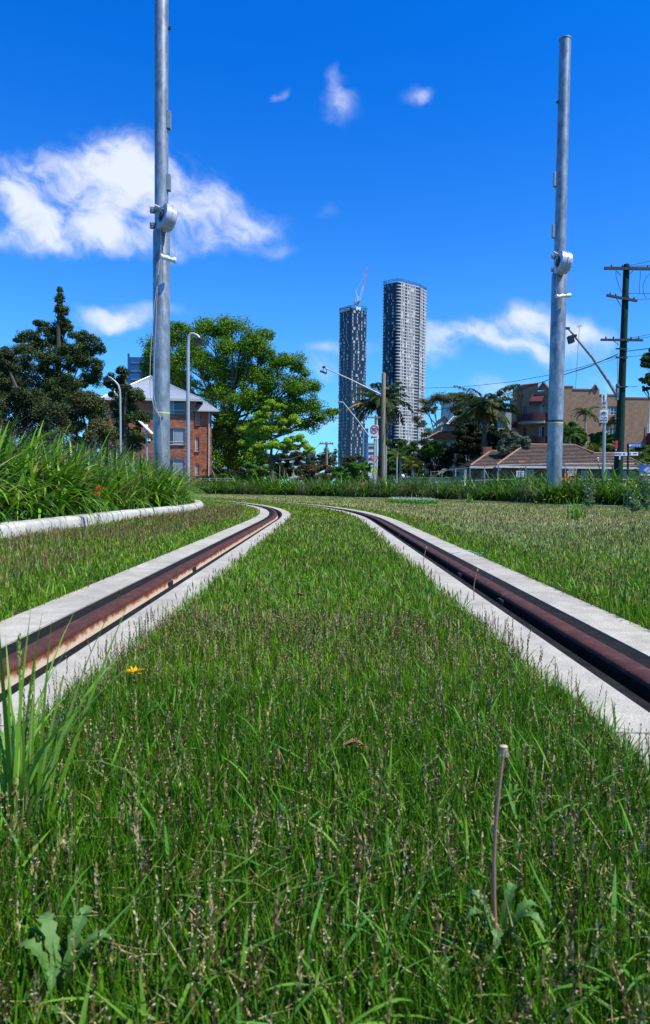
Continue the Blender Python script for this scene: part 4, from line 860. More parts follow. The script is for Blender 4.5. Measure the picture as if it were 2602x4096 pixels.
# big utility pole at right
Y=34; b=G(2474,Y); r_=thing('power_pole','tall dark green power pole with three crossarms at the right','pole',b)
m_=MB(); m_.tube([b,W(2473,1900,Y),W(2490,1500,Y),W(2507,1062,Y),W(2507,1057,Y)],[.23,.22,.175,.145,.12],20); m_.build('post',M['darktimber'],r_,True)
for (x0,y0,x1,y1,t) in ((2418,1073,2660,1076,.13),(2427,1181,2549,1204,.11),(2404,1359,2572,1361,.10)):
    a0,a1=W(x0,y0,Y-.22),W(x1,y1,Y-.22); d=a1-a0; U=d.normalized(); m_=MB(); m_.box((a0+a1)/2,(d.length,.1,t),U,Vector((0,1,0)),U.cross(Vector((0,1,0)))*-1); ca=m_.build('crossarm',M['timber2'] if 'timber2' in M else M['darksteel'],r_)
    for q in (.12,.3,.72,.9):
        p=a0.lerp(a1,q); m_=MB(); m_.tube([p+Vector((0,0,t/2)),p+Vector((0,0,t/2+.03)),p+Vector((0,0,t/2+.08)),p+Vector((0,0,t/2+.12))],[.02,.045,.04,.02],8); m_.build('insulator',M['crate'],ca)
m_=MB()
for a0,a1 in (((2465,1083),(2492,1108)),((2533,1083),(2516,1100)),((2465,1190),(2486,1226)),((2457,1364),(2475,1379)),((2518,1364),(2501,1377))): m_.tube([W(*a0,Y-.2),W(*a1,Y-.17)],.018,6)
m_.build('brace',M['galv2'],r_)
m_=MB(); m_.tube([W(2470,1585,Y),W(2440,1535,Y),W(2370,1430,Y),W(2300,1345,Y),W(2276,1316,Y)],[.085,.075,.065,.055,.045],10); m_.box(W(2472,1568,Y),(.14,.2,.8)); m_.build('lamp_arm',M['galv'],r_,True)
m_=MB(); a0,a1=W(2258,1311,Y),W(2277,1316,Y); m_.box((a0+a1)/2,(.26,.2,.09)); m_.build('lamp_head',M['darksteel'],r_)
m_=MB(); c=W(2284,1358,Y); m_.box(c,(.22,.36,.36),Vector((.95,0,.25)).normalized(),Vector((0,1,0)),Vector((-.25,0,.95)).normalized()); m_.tube([W(2300,1344,Y),c],.04,6); m_.box(W(2298,1343,Y),(.2,.2,.1)); m_.build('floodlight',M['black'],r_)
m_=MB()
for pl in ([(2464,1086),(2466,1110),(2475,1140),(2490,1172)],[(2562,1084),(2562,1110),(2558,1140),(2559,1176)],[(2602,1094),(2585,1110),(2573,1140),(2574,1170),(2585,1192)],[(2471,1430),(2471,1500),(2470,1560)]): m_.tube([W(x,y,Y-.25) for x,y in pl],.011,5)
m_.build('drop_lead',M['black'],r_)
m_=MB(); m_.prect(2462,1762,2473,1794,Y-.32,.05); m_.build('notice',M['signred'],r_); m_=MB(); m_.prect(2478,1825,2483,1838,Y-.32,.05); m_.prect(2464,1797,2468,1802,Y-.32,.05); m_.build('tag_plate',M['signwhite'],r_)
for py in (1395,1430,1547): m_=MB(); m_.prect(2465,py-3,2512,py+2,Y-.25,.05); m_.build('bracket',M['darksteel'],r_)
# wires
def wire(label,pts,r,name='overhead_wire'):
    P=[]; 
    for i in range(len(pts)-1):
        a=W(*pts[i]); b_=W(*pts[i+1])
        for k in range(8): P.append(a.lerp(b_,k/8))
    P.append(W(*pts[-1])); m_=MB(); m_.tube(P,r,5); o=m_.build(name,M['wire'],None,loc=P[0]); tag(o,label,'wire','overhead wires')
M['wire']=mat('black_cable',(.012,.013,.016),.6)
wire('thick black cable sagging from the green pole down to the timber pole',[(2471,1417,34),(2360,1465,36),(2196,1519,38),(2050,1569,40),(1900,1610,43),(1650,1659,46.5),(1542,1672,48)],.022)
wire('thinner cable running just above the thick one to the timber pole',[(2471,1424,34),(2330,1468,36),(2196,1500,38),(2050,1527,41),(1850,1548,44),(1692,1553,46),(1541,1558,48)],.014)
wire('thin lower cable leaving the green pole to the left',[(2471,1432,34),(2330,1478,36),(2240,1502,37),(2196,1516,38)],.008)
for i,(a0,a1,l) in enumerate((((2520,1062,34),(2640,1036,28),'topmost wire off the green pole to the right'),((2440,1072,34),(2640,1060,28),'wire over the top crossarm of the green pole'),((2514,1174,34),(2650,1175,28),'wire at the middle crossarm of the green pole'),((2550,1197,34),(2650,1195,28),'wire tied off the end of the middle crossarm'),
    ((2510,1355,34),(2650,1328,28),'upper of two wires rising from the lowest crossarm'),((2516,1359,34),(2650,1340,28),'lower of two wires rising from the lowest crossarm'),((2508,1405,34),(2650,1387,28),'thick cable leaving the green pole to the right'),((2508,1427,34),(2600,1421,29),'short thin cable leaving the green pole to the right'),((2497,1547,34),(2550,1546,31),'lowest short wire right of the green pole'))):
    wire(l,[a0,a1],.018 if 'thick' in l else .010)
for a0,a1,l in (((1285,1772,92),(1200,1850,70),'faint wire falling left from the distant pole'),((1325,1772,92),(1360,1812,80),'faint wire falling right from the distant pole'),((1530,1680,64),(1640,1652,60),'short wire right of the rear crossarm')):
    wire(l,[a0,a1],.018)
# antenna
Y=82; r_=thing('antenna','thin tall roof antenna on the tan brick flats','antenna',W(2303,1556,Y)); m_=MB(); m_.tube([W(2303,1556,Y),W(2319,1302,Y)],.03,6); m_.build('mast_pole',M['galv2'],r_)
m_=MB(); m_.tube([W(2307,1305,Y),W(2332,1303,Y)],.02,5); m_.tube([W(2313,1313,Y),W(2325,1296,Y)],.02,5)
for x in (2310,2315,2324,2329): m_.tube([W(x,1300,Y),W(x,1309,Y)],.018,4)
m_.build('aerial',M['galv2'],r_)

# ------------------------------------------------------------------ lettering
def text(body, px, py, hpx, Y, mt, parent, name='lettering', wpx=None, U=None, V=None, Np=None, pos=None, h=None, width=None):
    cu=bpy.data.curves.new(name,'FONT'); cu.body=body; cu.align_x='CENTER'; cu.align_y='CENTER'; cu.size=1; cu.extrude=.01; cu.offset=.03 if name.startswith('roof') else 0; cu.resolution_u=2
    t=bpy.data.objects.new(name,cu); col.objects.link(t); dg=bpy.context.evaluated_depsgraph_get(); me=bpy.data.meshes.new_from_object(t.evaluated_get(dg)); bpy.data.objects.remove(t)
    xs=[v.co.x for v in me.vertices]; ys=[v.co.y for v in me.vertices]; w0=max(xs)-min(xs); h0=max(ys)-min(ys); cx=(max(xs)+min(xs))/2; cy=(max(ys)+min(ys))/2
    hh=h if h else hpx*S(Y); ww=(width if width else (wpx*S(Y) if wpx else hh*w0/h0)); pos=pos or W(px,py,Y)
    U=U or Vector((1,0,0)); V=V or Vector((0,0,1)); Np=Np or Vector((0,-1,0)); org=origin(parent)
    for v in me.vertices:
        x=(v.co.x-cx)/w0*ww; y=(v.co.y-cy)/h0*hh; v.co=pos+U*x+V*y+Np*(v.co.z*.3+.004)-org
    me.materials.clear(); me.materials.append(mt); o=bpy.data.objects.new(name,me); col.objects.link(o); o.parent=parent; return o
def ring(mb,c,r,t,n=24,d=.01,U=Vector((1,0,0)),V=Vector((0,0,1))):
    mb.tube([c+(U*math.cos(a)+V*math.sin(a))*r for a in [2*math.pi*i/n for i in range(n+1)]],t,5,cap=False)
def bike(mb,c,w,flip=1):
    X=Vector((1,0,0))*flip; Z=Vector((0,0,1)); r=w*.22; t=w*.03; a=c-X*w*.27-Z*w*.1; b=c+X*w*.27-Z*w*.1
    ring(mb,a,r,t,16); ring(mb,b,r,t,16); st=c-X*w*.12+Z*w*.16; hb=c+X*w*.18+Z*w*.18; bb=c-X*w*.02-Z*w*.1
    for p,q in ((a,st),(st,bb),(bb,a),(bb,hb),(st,hb),(hb,b)): mb.tube([p,q],t,4)
    mb.tube([st-X*w*.06+Z*w*.05,st+X*w*.06+Z*w*.05],t*1.3,4); mb.tube([hb,hb+Z*w*.1-X*w*.06],t,4)
def plate(mb,x0,y0,x1,y1,Y,t=.01,rr=.12):
    a=W(x0,y1,Y); b=W(x1,y0,Y); w=b.x-a.x; h=b.z-a.z; r=min(w,h)*rr; P=[]
    for cx,cz,a0 in ((b.x-r,b.z-r,0),(a.x+r,b.z-r,90),(a.x+r,a.z+r,180),(b.x-r,a.z+r,270)):
        for k in range(5): P.append(Vector((cx+r*math.cos(R(a0+k*22.5)),Y,cz+r*math.sin(R(a0+k*22.5)))))
    mb.plate(P[::-1],(0,-1,0),t); return mb
def disc(mb,c,r,t,n=28):
    mb.plate([c+Vector((math.cos(2*math.pi*k/n)*r,0,math.sin(2*math.pi*k/n)*r)) for k in range(n)][::-1],(0,-1,0),t); return mb
# no-bikes sign post
Y=37; b=G(1497,Y); r_=thing('road_sign','white no cycling sign above a left arrow plate, left of the timber pole','sign',b); m_=MB(); m_.tube([b,W(1499,1702,Y)],.04,8); m_.build('post',M['whiteg'],r_)
f=Y-.06; m_=MB(); plate(m_,1481,1700,1515,1738,f); p1=m_.build('sign_plate',M['signwhite'],r_); c=W(1498,1717,f-.015); m_=MB(); ring(m_,c,.205,.02,28); m_.tube([c+Vector((-.14,-.01,.14)),c+Vector((.14,-.01,-.14))],.016,5); m_.build('red_ring',M['signred'],p1)
m_=MB(); bike(m_,c,.34); m_.build('bicycle_symbol',M['signblack'],p1)
m_=MB(); plate(m_,1479,1739,1516,1755,f-.002); p2=m_.build('sign_plate',M['signwhite'],r_); m_=MB(); c=W(1498,1747,f-.02); m_.tube([c-Vector((.12,0,0)),c+Vector((.15,0,0))],.014,5); m_.tube([c+Vector((-.09,0,.05)),c+Vector((-.16,0,0)),c+Vector((-.09,0,-.05))],.014,5); m_.build('arrow',M['signblack'],p2)
# give way
Y=52; b=G(1501,Y); r_=thing('road_sign','red and white give way triangle above a round yellow green crossing sign','sign',b); m_=MB(); m_.tube([b,W(1502,1752,Y)],.075,8); m_.build('post',M['whiteg'],r_); f=Y-.1
m_=MB(); m_.plate([W(1480,1825,f),W(1517,1825,f),W(1499,1857,f)][::-1],(0,-1,0),.01); p1=m_.build('sign_plate',M['signred'],r_); m_=MB(); m_.plate([W(1487,1829,f-.014),W(1510,1829,f-.014),W(1499,1849,f-.014)][::-1],(0,-1,0),.006); m_.build('sign_face',M['signwhite'],p1)
text('GIVE',1499,1832.5,3.6,f-.025,M['signblack'],p1,wpx=14); text('WAY',1499,1837.5,3.4,f-.025,M['signblack'],p1,wpx=9)
m_=MB(); plate(m_,1484,1860,1511,1868,f); p2=m_.build('sign_plate',M['signwhite'],r_); text('TO PEDESTRIANS',1497.5,1864,3.6,f-.012,M['signblack'],p2,wpx=23)
m_=MB(); c=W(1497,1882,f); disc(m_,c,.26,.01); p3=m_.build('sign_plate',M['signyg'],r_); m_=MB(); ring(m_,c+Vector((0,-.015,0)),.235,.010,28); m_.tube([c+Vector((-.08,-.02,-.10)),c+Vector((-.02,-.02,.12)),c+Vector((.05,-.02,.10)),c+Vector((.11,-.02,-.11))],.03,5); m_.build('walking_legs_symbol',M['signblack'],p3)
# orange sign and thin posts
Y=49; b=G(1588,Y); r_=thing('road_sign','small orange sign turned sideways on a thin grey post','sign',b); m_=MB(); m_.tube([b,W(1589,1824,Y)],.05,8); m_.build('post',M['whiteg'],r_); m_=MB(); a0=W(1587,1818,Y-.06); m_.box(a0,(.22,.02,.34),Vector((.8,-.6,0)),Vector((.6,.8,0))); m_.build('sign_plate',M['signorange'],r_)
Y=47; b=G(1545,Y); m_=MB(); m_.tube([b,W(1546,1786,Y)],.045,8); m_.tube([W(1546,1786,Y),W(1546,1784,Y)],[.055,.02],8); tag(m_.build('metal_post',M['whiteg'],None,loc=b),'plain thin grey post just right of the timber pole','post')
Y=50; c=W(1612,1905,Y); m_=MB(); n=10
for i in range(n): pass
m_.tube([c+Vector((0,0,.14*math.cos(math.pi*i/10))) for i in range(11)],[max(.004,.14*math.sin(math.pi*i/10)) for i in range(11)],14); r_=thing('globe_lamp','small white globe lamp above the green fence','lamp',G(1612,Y)); m_.build('globe',M['white'],r_,True); m_=MB(); m_.tube([G(1612,Y),c],.03,6); m_.build('post',M['black'],r_)
Y=45; b=G(1450,Y); m_=MB(); m_.tube([b,W(1450,1885,Y)],.07,8); tag(m_.build('dark_stump_post',M['bark'],None,loc=b),'short dark post among the plants left of the signs','post')
# bike dismount sign post at right
Y=32; b=G(2416,Y); r_=thing('road_sign','grey post with walking, END and cyclists dismount plates by the green pole','sign',b); m_=MB(); m_.tube([b,W(2419,1580,Y)],.07,10); m_.build('post',M['whiteg'],r_); f=Y-.1
m_=MB(); m_.prect(2428,1574,2435,1622,Y+.05,.02); m_.build('backing_plate',M['galv2'],r_)
m_=MB(); plate(m_,2407,1574,2428,1621,f); p1=m_.build('sign_plate',M['signwhite'],r_); m_=MB(); c=W(2417,1592,f-.02); m_.tube([c+Vector((0,0,.11)),c+Vector((0,0,.15))],.022,6); m_.tube([c+Vector((0,0,-.01)),c+Vector((0,0,.09))],.025,6); m_.tube([c,c+Vector((-.03,0,-.13))],.013,5); m_.tube([c,c+Vector((.03,0,-.13))],.013,5); m_.build('walker_symbol',M['signblack'],p1)
m_=MB(); bike(m_,W(2417,1612,f-.02),.20); m_.build('bicycle_symbol',M['signblack'],p1)
m_=MB(); plate(m_,2407,1622.5,2429,1634,f-.001); p2=m_.build('sign_plate',M['signwhite'],r_); text('END',2418,1628.3,7,f-.013,M['signblack'],p2,wpx=16)
m_=MB(); plate(m_,2399,1636,2433,1690,f-.002); p3=m_.build('sign_plate',M['signwhite'],r_); m_=MB(); bike(m_,W(2416,1652,f-.03),.28); m_.build('bicycle_symbol',M['signblack'],p3); text('CYCLISTS',2416,1671,7,f-.014,M['signblack'],p3,wpx=27); text('DISMOUNT',2416,1681,7,f-.014,M['signblack'],p3,wpx=29)
m_=MB(); m_.prect(2400.5,1637.5,2431.5,1638.5,f-.013,.004); m_.prect(2400.5,1687.5,2431.5,1688.5,f-.013,.004); m_.build('border_line',M['signblack'],p3)
# street name post
Y=31; b=G(2512,Y); r_=thing('street_name_sign','black post with blue RIVER RD W and white direction blades, right of the green pole','sign',b); m_=MB(); m_.tube([b,W(2513,1775,Y)],.05,8); m_.build('post',M['black'],r_)
m_=MB(); m_.prect(2516,1774,2565,1790,Y,.03,.05); p1=m_.build('name_blade',M['signblue'],r_); text('RIVER RD W',2544,1782,9,Y-.058,M['signwhite'],p1,wpx=36); m_=MB(); disc(m_,W(2521,1782,Y-.06),.05,.006,14); m_.build('crest',M['signwhite'],p1)
m_=MB(); m_.prect(2457,1809,2508,1823,Y,.03,.05); p2=m_.build('direction_blade',M['signwhite'],r_); m_=MB(); m_.prect(2516,1808,2552,1822,Y,.03,.052); p3=m_.build('direction_blade',M['signwhite'],r_)
m_=MB(); m_.prect(2460,1813,2487,1817,Y-.06,.01); m_.prect(2494,1813,2502,1818,Y-.06,.01); m_.build('small_print',M['signblue'],p2); m_=MB(); m_.prect(2520,1812,2525,1817,Y-.062,.01); m_.prect(2535,1812,2549,1815,Y-.062,.01); m_.build('small_print',M['signblue'],p3)

# ------------------------------------------------------------------ windows
def window(parent,O,U,u0,v0,u1,v1,depth,glassm='glass',mull=1,frame='gutter',ft=.05,curt=0,rail=0,name='window'):
    U=Vector(U).normalized(); V=Vector((0,0,1)); Nn=U.cross(V); P=lambda u,v,d:Vector(O)+U*u+V*v-Nn*d
    f=MB(); dd=depth-.03
    for a,b_,c,d in ((u0,v0,u1,v0+ft),(u0,v1-ft,u1,v1),(u0,v0+ft,u0+ft,v1-ft),(u1-ft,v0+ft,u1,v1-ft)): f.box(P((a+c)/2,(b_+d)/2,dd),(c-a,.06,d-b_),U,-Nn*1,V)
    for k in range(mull):
        x=u0+(u1-u0)*(k+1)/(mull+1); f.box(P(x,(v0+v1)/2,dd),(ft,.05,v1-v0-2*ft),U,-Nn,V)
    if rail: y=v0+(v1-v0)*rail; f.box(P((u0+u1)/2,y,dd-.004),(u1-u0-2*ft,.05,ft),U,-Nn,V)
    fo=f.build(name,M[frame],parent)
    g_=MB(); g_.box(P((u0+u1)/2,(v0+v1)/2,depth-.005),(u1-u0-.02,.012,v1-v0-.02),U,-Nn,V); g_.build('pane',M[glassm],fo)
    if curt:
        c_=MB(); n=8; w=(u1-u0)*abs(curt); x0=u0+.04 if curt>0 else u1-w-.04
        for k in range(n): c_.box(P(x0+w*(k+.5)/n,(v0+v1)/2,depth-.018-.006*(k%2)),(w/n,.012,(v1-v0)-2*ft-.02),U,-Nn,V)
        c_.build('curtain',M['curtain'],fo)
    return fo
def roofplane(mb, A,B,C,D, course=.36, lift=.075):
    # A,B eave corners (left,right), C,D top corners (right,left)
    A,B,C,D=map(Vector,(A,B,C,D)); Nn=(B-A).cross(D-A).normalized()
    if Nn.z<0: Nn=-Nn
    hgt=max((D-A).length,(C-B).length); n=max(3,int(hgt/course)); L=(B-A).normalized()
    for i in range(n):
        t0,t1=i/n,(i+1)/n; a=A.lerp(D,t0)+Nn*lift; b=B.lerp(C,t0)+Nn*lift; c=B.lerp(C,t1)+Nn*.002; d=A.lerp(D,t1)+Nn*.002
        uv=[((p-A).dot(L),(i+k)*.335) for p,k in ((a,0),(b,0),(c,1),(d,1))]
        mb.quad([a,b,c,d],uv); mb.quad([A.lerp(D,t0)+Nn*.001,B.lerp(C,t0)+Nn*.001,b,a],[(0,0),(.1,0),(.1,.02),(0,.02)])
# ------------------------------------------------------------------ red brick flats
Y=64; s=S(Y); Z0=lambda px,py,Y=Y:W(px,py,Y).z
zE=Z0(770,1590); r_=thing('brick_flats','three storey red brick flats with a grey hipped metal roof behind the left mast','building',G(600,Y))
x0=W(420,1750,Y).x; x1=W(776,1750,Y).x; Wd=x1-x0
holes=[]; 
for y0,y1 in ((1594,1656),(1712,1779),(1836,1900)): holes.append((W(648,1700,Y).x-x0,Z0(700,y1),W(741,1700,Y).x-x0,Z0(700,y0)))
m_=MB(); m_.wall((x0,Y,0),(1,0,0),Wd,zE,holes,.14)
D=W(800,1700,Y).x
m_.wall((x1,Y,0),(-.195,.981,0),6,zE)           # side return
x2=x1+.30; x3=W(848,1750,Y).x
Y2=Y+1.4; x2=W(776,1750,Y2).x; x3=W(848,1750,Y2).x; zE2=Z0(840,1645,Y2)
h2=[]
for y0,y1 in ((1645,1700),(1748,1806),(1855,1902)): h2.append((.12,Z0(790,y1,Y2),W(799,1700,Y2).x-x2,Z0(790,y0,Y2)))
m_.wall((x2,Y2,0),(1,0,0),x3-x2,zE2,h2,.14); m_.wall((x3,Y2,0),(-.17,.985,0),9,zE2)
m_.wall((x0,Y+12,0),(0,-1,0),12,zE)
m_.build('wall',M['redbrick'],r_)
for i,h in enumerate(holes):
    fo=window(r_,(x0,Y,0),(1,0,0),*h,.14,mull=1,rail=(.25 if i==0 else .18),curt=(.5,-.45,-.5)[i]); sl=MB(); sl.box((x0+(h[0]+h[2])/2,Y-.04,h[1]-.04),(h[2]-h[0]+.1,.12,.06)); sl.build('sill',M['pinktrim'],fo)
for i,h in enumerate(h2):
    fo=window(r_,(x2,Y2,0),(1,0,0),*h,.14,mull=0,rail=.2,curt=(.8,.6,.7)[i]); sl=MB(); sl.box((x2+(h[0]+h[2])/2,Y2-.04,h[1]-.04),(h[2]-h[0]+.1,.12,.06)); sl.build('sill',M['pinktrim'],fo)
# hipped roof
ap=W(603,1504,Y+3.6); eL=W(400,1592,Y-.5); eR=W(812,1591,Y-.5); bz=eL.z; eR.z=bz; eR2=Vector((eR.x*(Y+13)/Y,Y+13,bz)); eL2=Vector((eL.x,Y+13,bz)); ap2=Vector((ap.x*(Y+12)/(Y+3.6),Y+12,ap.z))
m_=MB()
def corr(mb,A,B,C,D,n=60,h=.022):
    A,B,C,D=map(Vector,(A,B,C,D)); Nn=(B-A).cross(D-A).normalized()
    if Nn.z<0: Nn=-Nn
    for i in range(n):
        t0,t1=i/n,(i+1)/n; o0=Nn*(h if i%2 else 0); o1=Nn*(0 if i%2 else h)
        mb.quad([A.lerp(B,t0)+o0,A.lerp(B,t1)+o1,D.lerp(C,t1)+o1,D.lerp(C,t0)+o0])
corr(m_,eL,eR,ap,ap,110); corr(m_,eR,eR2,ap2,ap,40); corr(m_,eL2,eL,ap,ap2,40); rf=m_.build('roof',M['zinc'],r_)
m_=MB(); m_.tube([eL,ap],.07,6); m_.tube([eR,ap],.07,6); m_.build('ridge_cap',M['whiteg'],rf)
m_=MB(); m_.box(((eL.x+eR.x)/2,eL.y+.02,bz-.10),(eR.x-eL.x,.14,.16)); m_.build('gutter',M['gutter'],r_); m_=MB(); m_.quad([(eL.x,eL.y+.05,bz-.15),(eR.x,eL.y+.05,bz-.15),(eR.x,Y+.1,bz-.15),(eL.x,Y+.1,bz-.15)]); m_.build('eave',M['gutter'],r_)
A=W(776,1652,Y2-.4); B=W(876,1652,Y2-.4); A.z=B.z=zE2+.06; tp=Vector((x2-.2,Y2+3.0,zE2+1.45)); m_=MB(); corr(m_,A,B,(x2+.3,Y2+3,zE2+1.5),tp,30); corr(m_,B,(B.x*(Y2+8)/Y2,Y2+8,B.z),(x2*(Y2+8)/Y2,Y2+8,zE2+1.5),(x2+.3,Y2+3,zE2+1.5),20); m_.build('roof',M['zinc'],r_)
m_=MB(); m_.box(((A.x+B.x)/2,A.y,A.z-.06),(B.x-A.x,.12,.14)); m_.build('gutter',M['gutter'],r_)
dp=W(837,1700,Y2-.05).x; m_=MB(); m_.tube([(dp,Y2-.07,0),(dp,Y2-.07,zE2-.1)],.045,8); m_.build('downpipe',M['gutter'],r_)
# white fence before it
Y=50; r_=thing('metal_fence','low pale metal rail fence before the hedge of the brick flats','fence',G(870,Y)); m_=MB()
for py in (1914,1921): m_.tube([W(795,py,Y),W(935,py+1,Y)],.02,6)
m_.build('rail',M['whiteg'],r_)
for x in (805,838,866,900,932): m_=MB(); m_.tube([G(x,Y),W(x,1911,Y)],.035,6); m_.build('fence_post',M['whiteg'],r_)
for x,l in ((1120,'thin pale post just right of the young tree trunk'),(1138,'shorter thin pale post near the young tree'),(1174,'thin green grey post left of the rusty bush')):
    b=G(x,48); m_=MB(); m_.tube([b,W(x,1862 if x==1120 else 1880,48)],.03,6); m_.tube([b,b+Vector((0,0,.2))],.06,8); tag(m_.build('metal_post',M['galv2'],None,loc=b),l,'post')
# blue glass building
Y=300; r_=thing('office_block','blue glass office block rising behind the red brick flats roof','building',G(560,Y)); m_=MB(); a=W(512,1428,Y); b=W(640,1432,Y); m_.box(((a.x+b.x)/2,Y+15,a.z/2),(b.x-a.x,30,a.z)); m_.build('facade',M['bluesheet'],r_)
for k in range(8):
    m_=MB(); m_.box(((a.x+b.x)/2+.8,Y-.15,a.z-2.5-3.6*k),(b.x-a.x-1.6,.3,.35)); m_.build('floor_band',mat('pale_blue_band',(.16,.24,.36),.5) if k==0 else bpy.data.materials['pale_blue_band'],r_)
m_=MB(); m_.box((a.x+.4,Y-.1,a.z/2+1.2),(.8,.5,a.z+.6)); m_.build('edge_fin',M['bluesheet'],r_); m_=MB(); m_.box((a.x+9,Y+4,a.z+.6),(5,4,1.2)); m_.build('roof_plant',M['towerdark'],r_)
M['signface']=mat('sign_face_white',(.85,.85,.85),.5)
# ------------------------------------------------------------------ towers
def xy(px,Y): v=W(px,1500,Y); return Vector((v.x-0,Y,0))
def arc_corner(A,C,B,r,n=6):
    d1=(A-C).normalized(); d2=(B-C).normalized(); p1=C+d1*r; p2=C+d2*r; return [p1.lerp(C,t).lerp(C.lerp(p2,t),t) for t in [i/n for i in range(n+1)]]
def tower(label,pts,Hh,nf,floor,faces,lead,screen):
    poly=pts; root=thing('residential_tower',label,'tower',poly[0].copy()); cen=sum(poly,Vector())/len(poly)
    ins=[cen+(p-cen)*.975 for p in poly]; m_=MB(); m_.prism([(p.x,p.y) for p in ins],0,Hh-screen); m_.build('core',M['towerglass'],root)
    # floor bands
    m_=MB(); o2=[cen+(p-cen)*1.02 for p in poly]; n=len(o2)
    for i in range(n):
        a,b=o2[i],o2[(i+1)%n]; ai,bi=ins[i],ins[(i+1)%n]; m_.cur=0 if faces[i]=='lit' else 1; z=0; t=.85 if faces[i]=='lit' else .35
        m_.quad([a,b,b+Vector((0,0,t)),a+Vector((0,0,t))]); m_.quad([a+Vector((0,0,t)),b+Vector((0,0,t)),bi+Vector((0,0,t)),ai+Vector((0,0,t))]); m_.quad([b,a,ai,bi])
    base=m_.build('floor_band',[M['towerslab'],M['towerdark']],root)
    for k in range(nf):
        o=base if k==0 else base.copy()
        if k: col.objects.link(o)
        o.location=(0,0,Hh-screen-.4-k*floor)
    # panels
    lite=[];white=[];rec=[]
    for i in range(n):
        a,b=poly[i],poly[(i+1)%n]; L=(b-a).length
        if faces[i]=='none' or L<4: continue
        U=(b-a).normalized(); Nn=U.cross(Vector((0,0,1))); md=1.55; nm=int(L/md)
        for k in range(nf):
            z=Hh-screen-k*floor-floor*.5-.2
            if z<15: break
            if faces[i]=='dark':
                cols_=[j for j in range(nm) if ((j*7+3)%3==0)]
                for j in cols_:
                    if rng.random()<(.35 if 'lit' in faces else .08): continue
                    jj=j+(1 if rng.random()<.25 else 0)+(1 if (k//9)%2 else 0)
                    if jj>=nm: continue
                    lite.append((a+U*(jj+.5)*md+Vector((0,0,z)),U,Nn,.85 if rng.random()<.85 else 2.2))
            else:
                nmm=int(L/2.1)
                for j in range(nmm):
                    u=(j+.5)*2.1; t=u/L
                    if (j%7) in (3,): rec.append((a+U*u+Vector((0,0,z)),U,Nn,2.4)); continue
                    if t>.80 and L>20: rec.append((a+U*u+Vector((0,0,z)),U,Nn,2.1)); continue
                    if rng.random()<.12: white.append((a+U*u+Vector((0,0,z)),U,Nn,2.0)); continue
                    white.append((a+U*(u+.35)+Vector((0,0,z)),U,Nn,.85))
    for nm_,lst,mt,pr in (('light_panel',lite,'towerlite',.1),('white_pier',white,'towerwhite',.12),('balcony_recess',rec,'recess',.02)):
        if not lst: continue
        rest=MB()
        for q,(c,U,Nn,w) in enumerate(lst):
            mb=MB() if q<100 else rest
            mb.box(c+Nn*pr-Nn*.25,(w,.5,floor*.72),U,-Nn,Vector((0,0,1)))
            if q<100: mb.build(nm_,M[mt],root)
        if rest.v: o=rest.build(nm_,M[mt],root); o['kind']='stuff'
    m_=MB()
    for i in range(n):
        a,b=poly[i],poly[(i+1)%n]; L=(b-a).length; k=max(1,int(L/1.7))
        for j in range(k+1): p=a.lerp(b,j/k); m_.box((p.x,p.y,Hh-screen/2),(.22,.22,screen))
        for zz in (Hh-.15,Hh-screen*.45): U=(b-a).normalized(); m_.box(((a.x+b.x)/2,(a.y+b.y)/2,zz),(L,.3,.3),U,Vector((-U.y,U.x,0)))
    m_.build('roof_screen',M['towerdark'],root)
    m_=MB(); i2=[cen+(p-cen)*.6 for p in poly]; m_.prism([(p.x,p.y) for p in i2],Hh-screen,Hh-screen*.5); m_.build('roof_plant',M['towerdark'],root)
    return root
C=xy(1590,680); Lf=xy(1529,690.6); Rt=xy(1672,697.5); R2=xy(1676,700.5); R3=xy(1702,712); Hh=W(1590,1112,680).z
cor=arc_corner(Lf,C,Rt,2.6,5); back=Lf+(R3-C)*1.0
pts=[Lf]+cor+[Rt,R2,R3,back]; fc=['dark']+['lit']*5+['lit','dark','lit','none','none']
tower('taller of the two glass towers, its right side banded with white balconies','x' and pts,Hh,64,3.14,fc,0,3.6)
C=xy(1402,650); Lf=xy(1356,661.6); Rt=xy(1456,655); R3=xy(1465,659); Hl=W(1402,1220,650).z
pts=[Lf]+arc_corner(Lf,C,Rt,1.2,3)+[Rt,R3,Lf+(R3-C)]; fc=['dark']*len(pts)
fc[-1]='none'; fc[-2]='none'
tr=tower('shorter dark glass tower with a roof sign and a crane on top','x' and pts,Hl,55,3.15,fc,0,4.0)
U=(C-Lf).normalized(); Nn=U.cross(Vector((0,0,1))); m_=MB(); c_=(Lf+C)/2+Vector((0,0,Hl-3.2))+Nn*.35; m_.box(c_,((C-Lf).length*.97,.3,4.4),U,-Nn,Vector((0,0,1))); m_.build('sign_backing',M['recess'],tr); text('MERITON',0,0,0,650,M['signface'],tr,'roof_sign',U=U,Np=Nn,pos=Lf.lerp(C,.50)+Vector((0,0,Hl-3.4))+Nn*.8,h=3.3,width=(C-Lf).length*.86)
U2=(Rt-C).normalized(); N2=U2.cross(Vector((0,0,1))); text('M',0,0,0,650,M['signface'],tr,'roof_logo',U=U2,Np=N2,pos=C.lerp(Rt,.52)+Vector((0,0,Hl-2.8))+N2*.8,h=3.4,width=4.2)
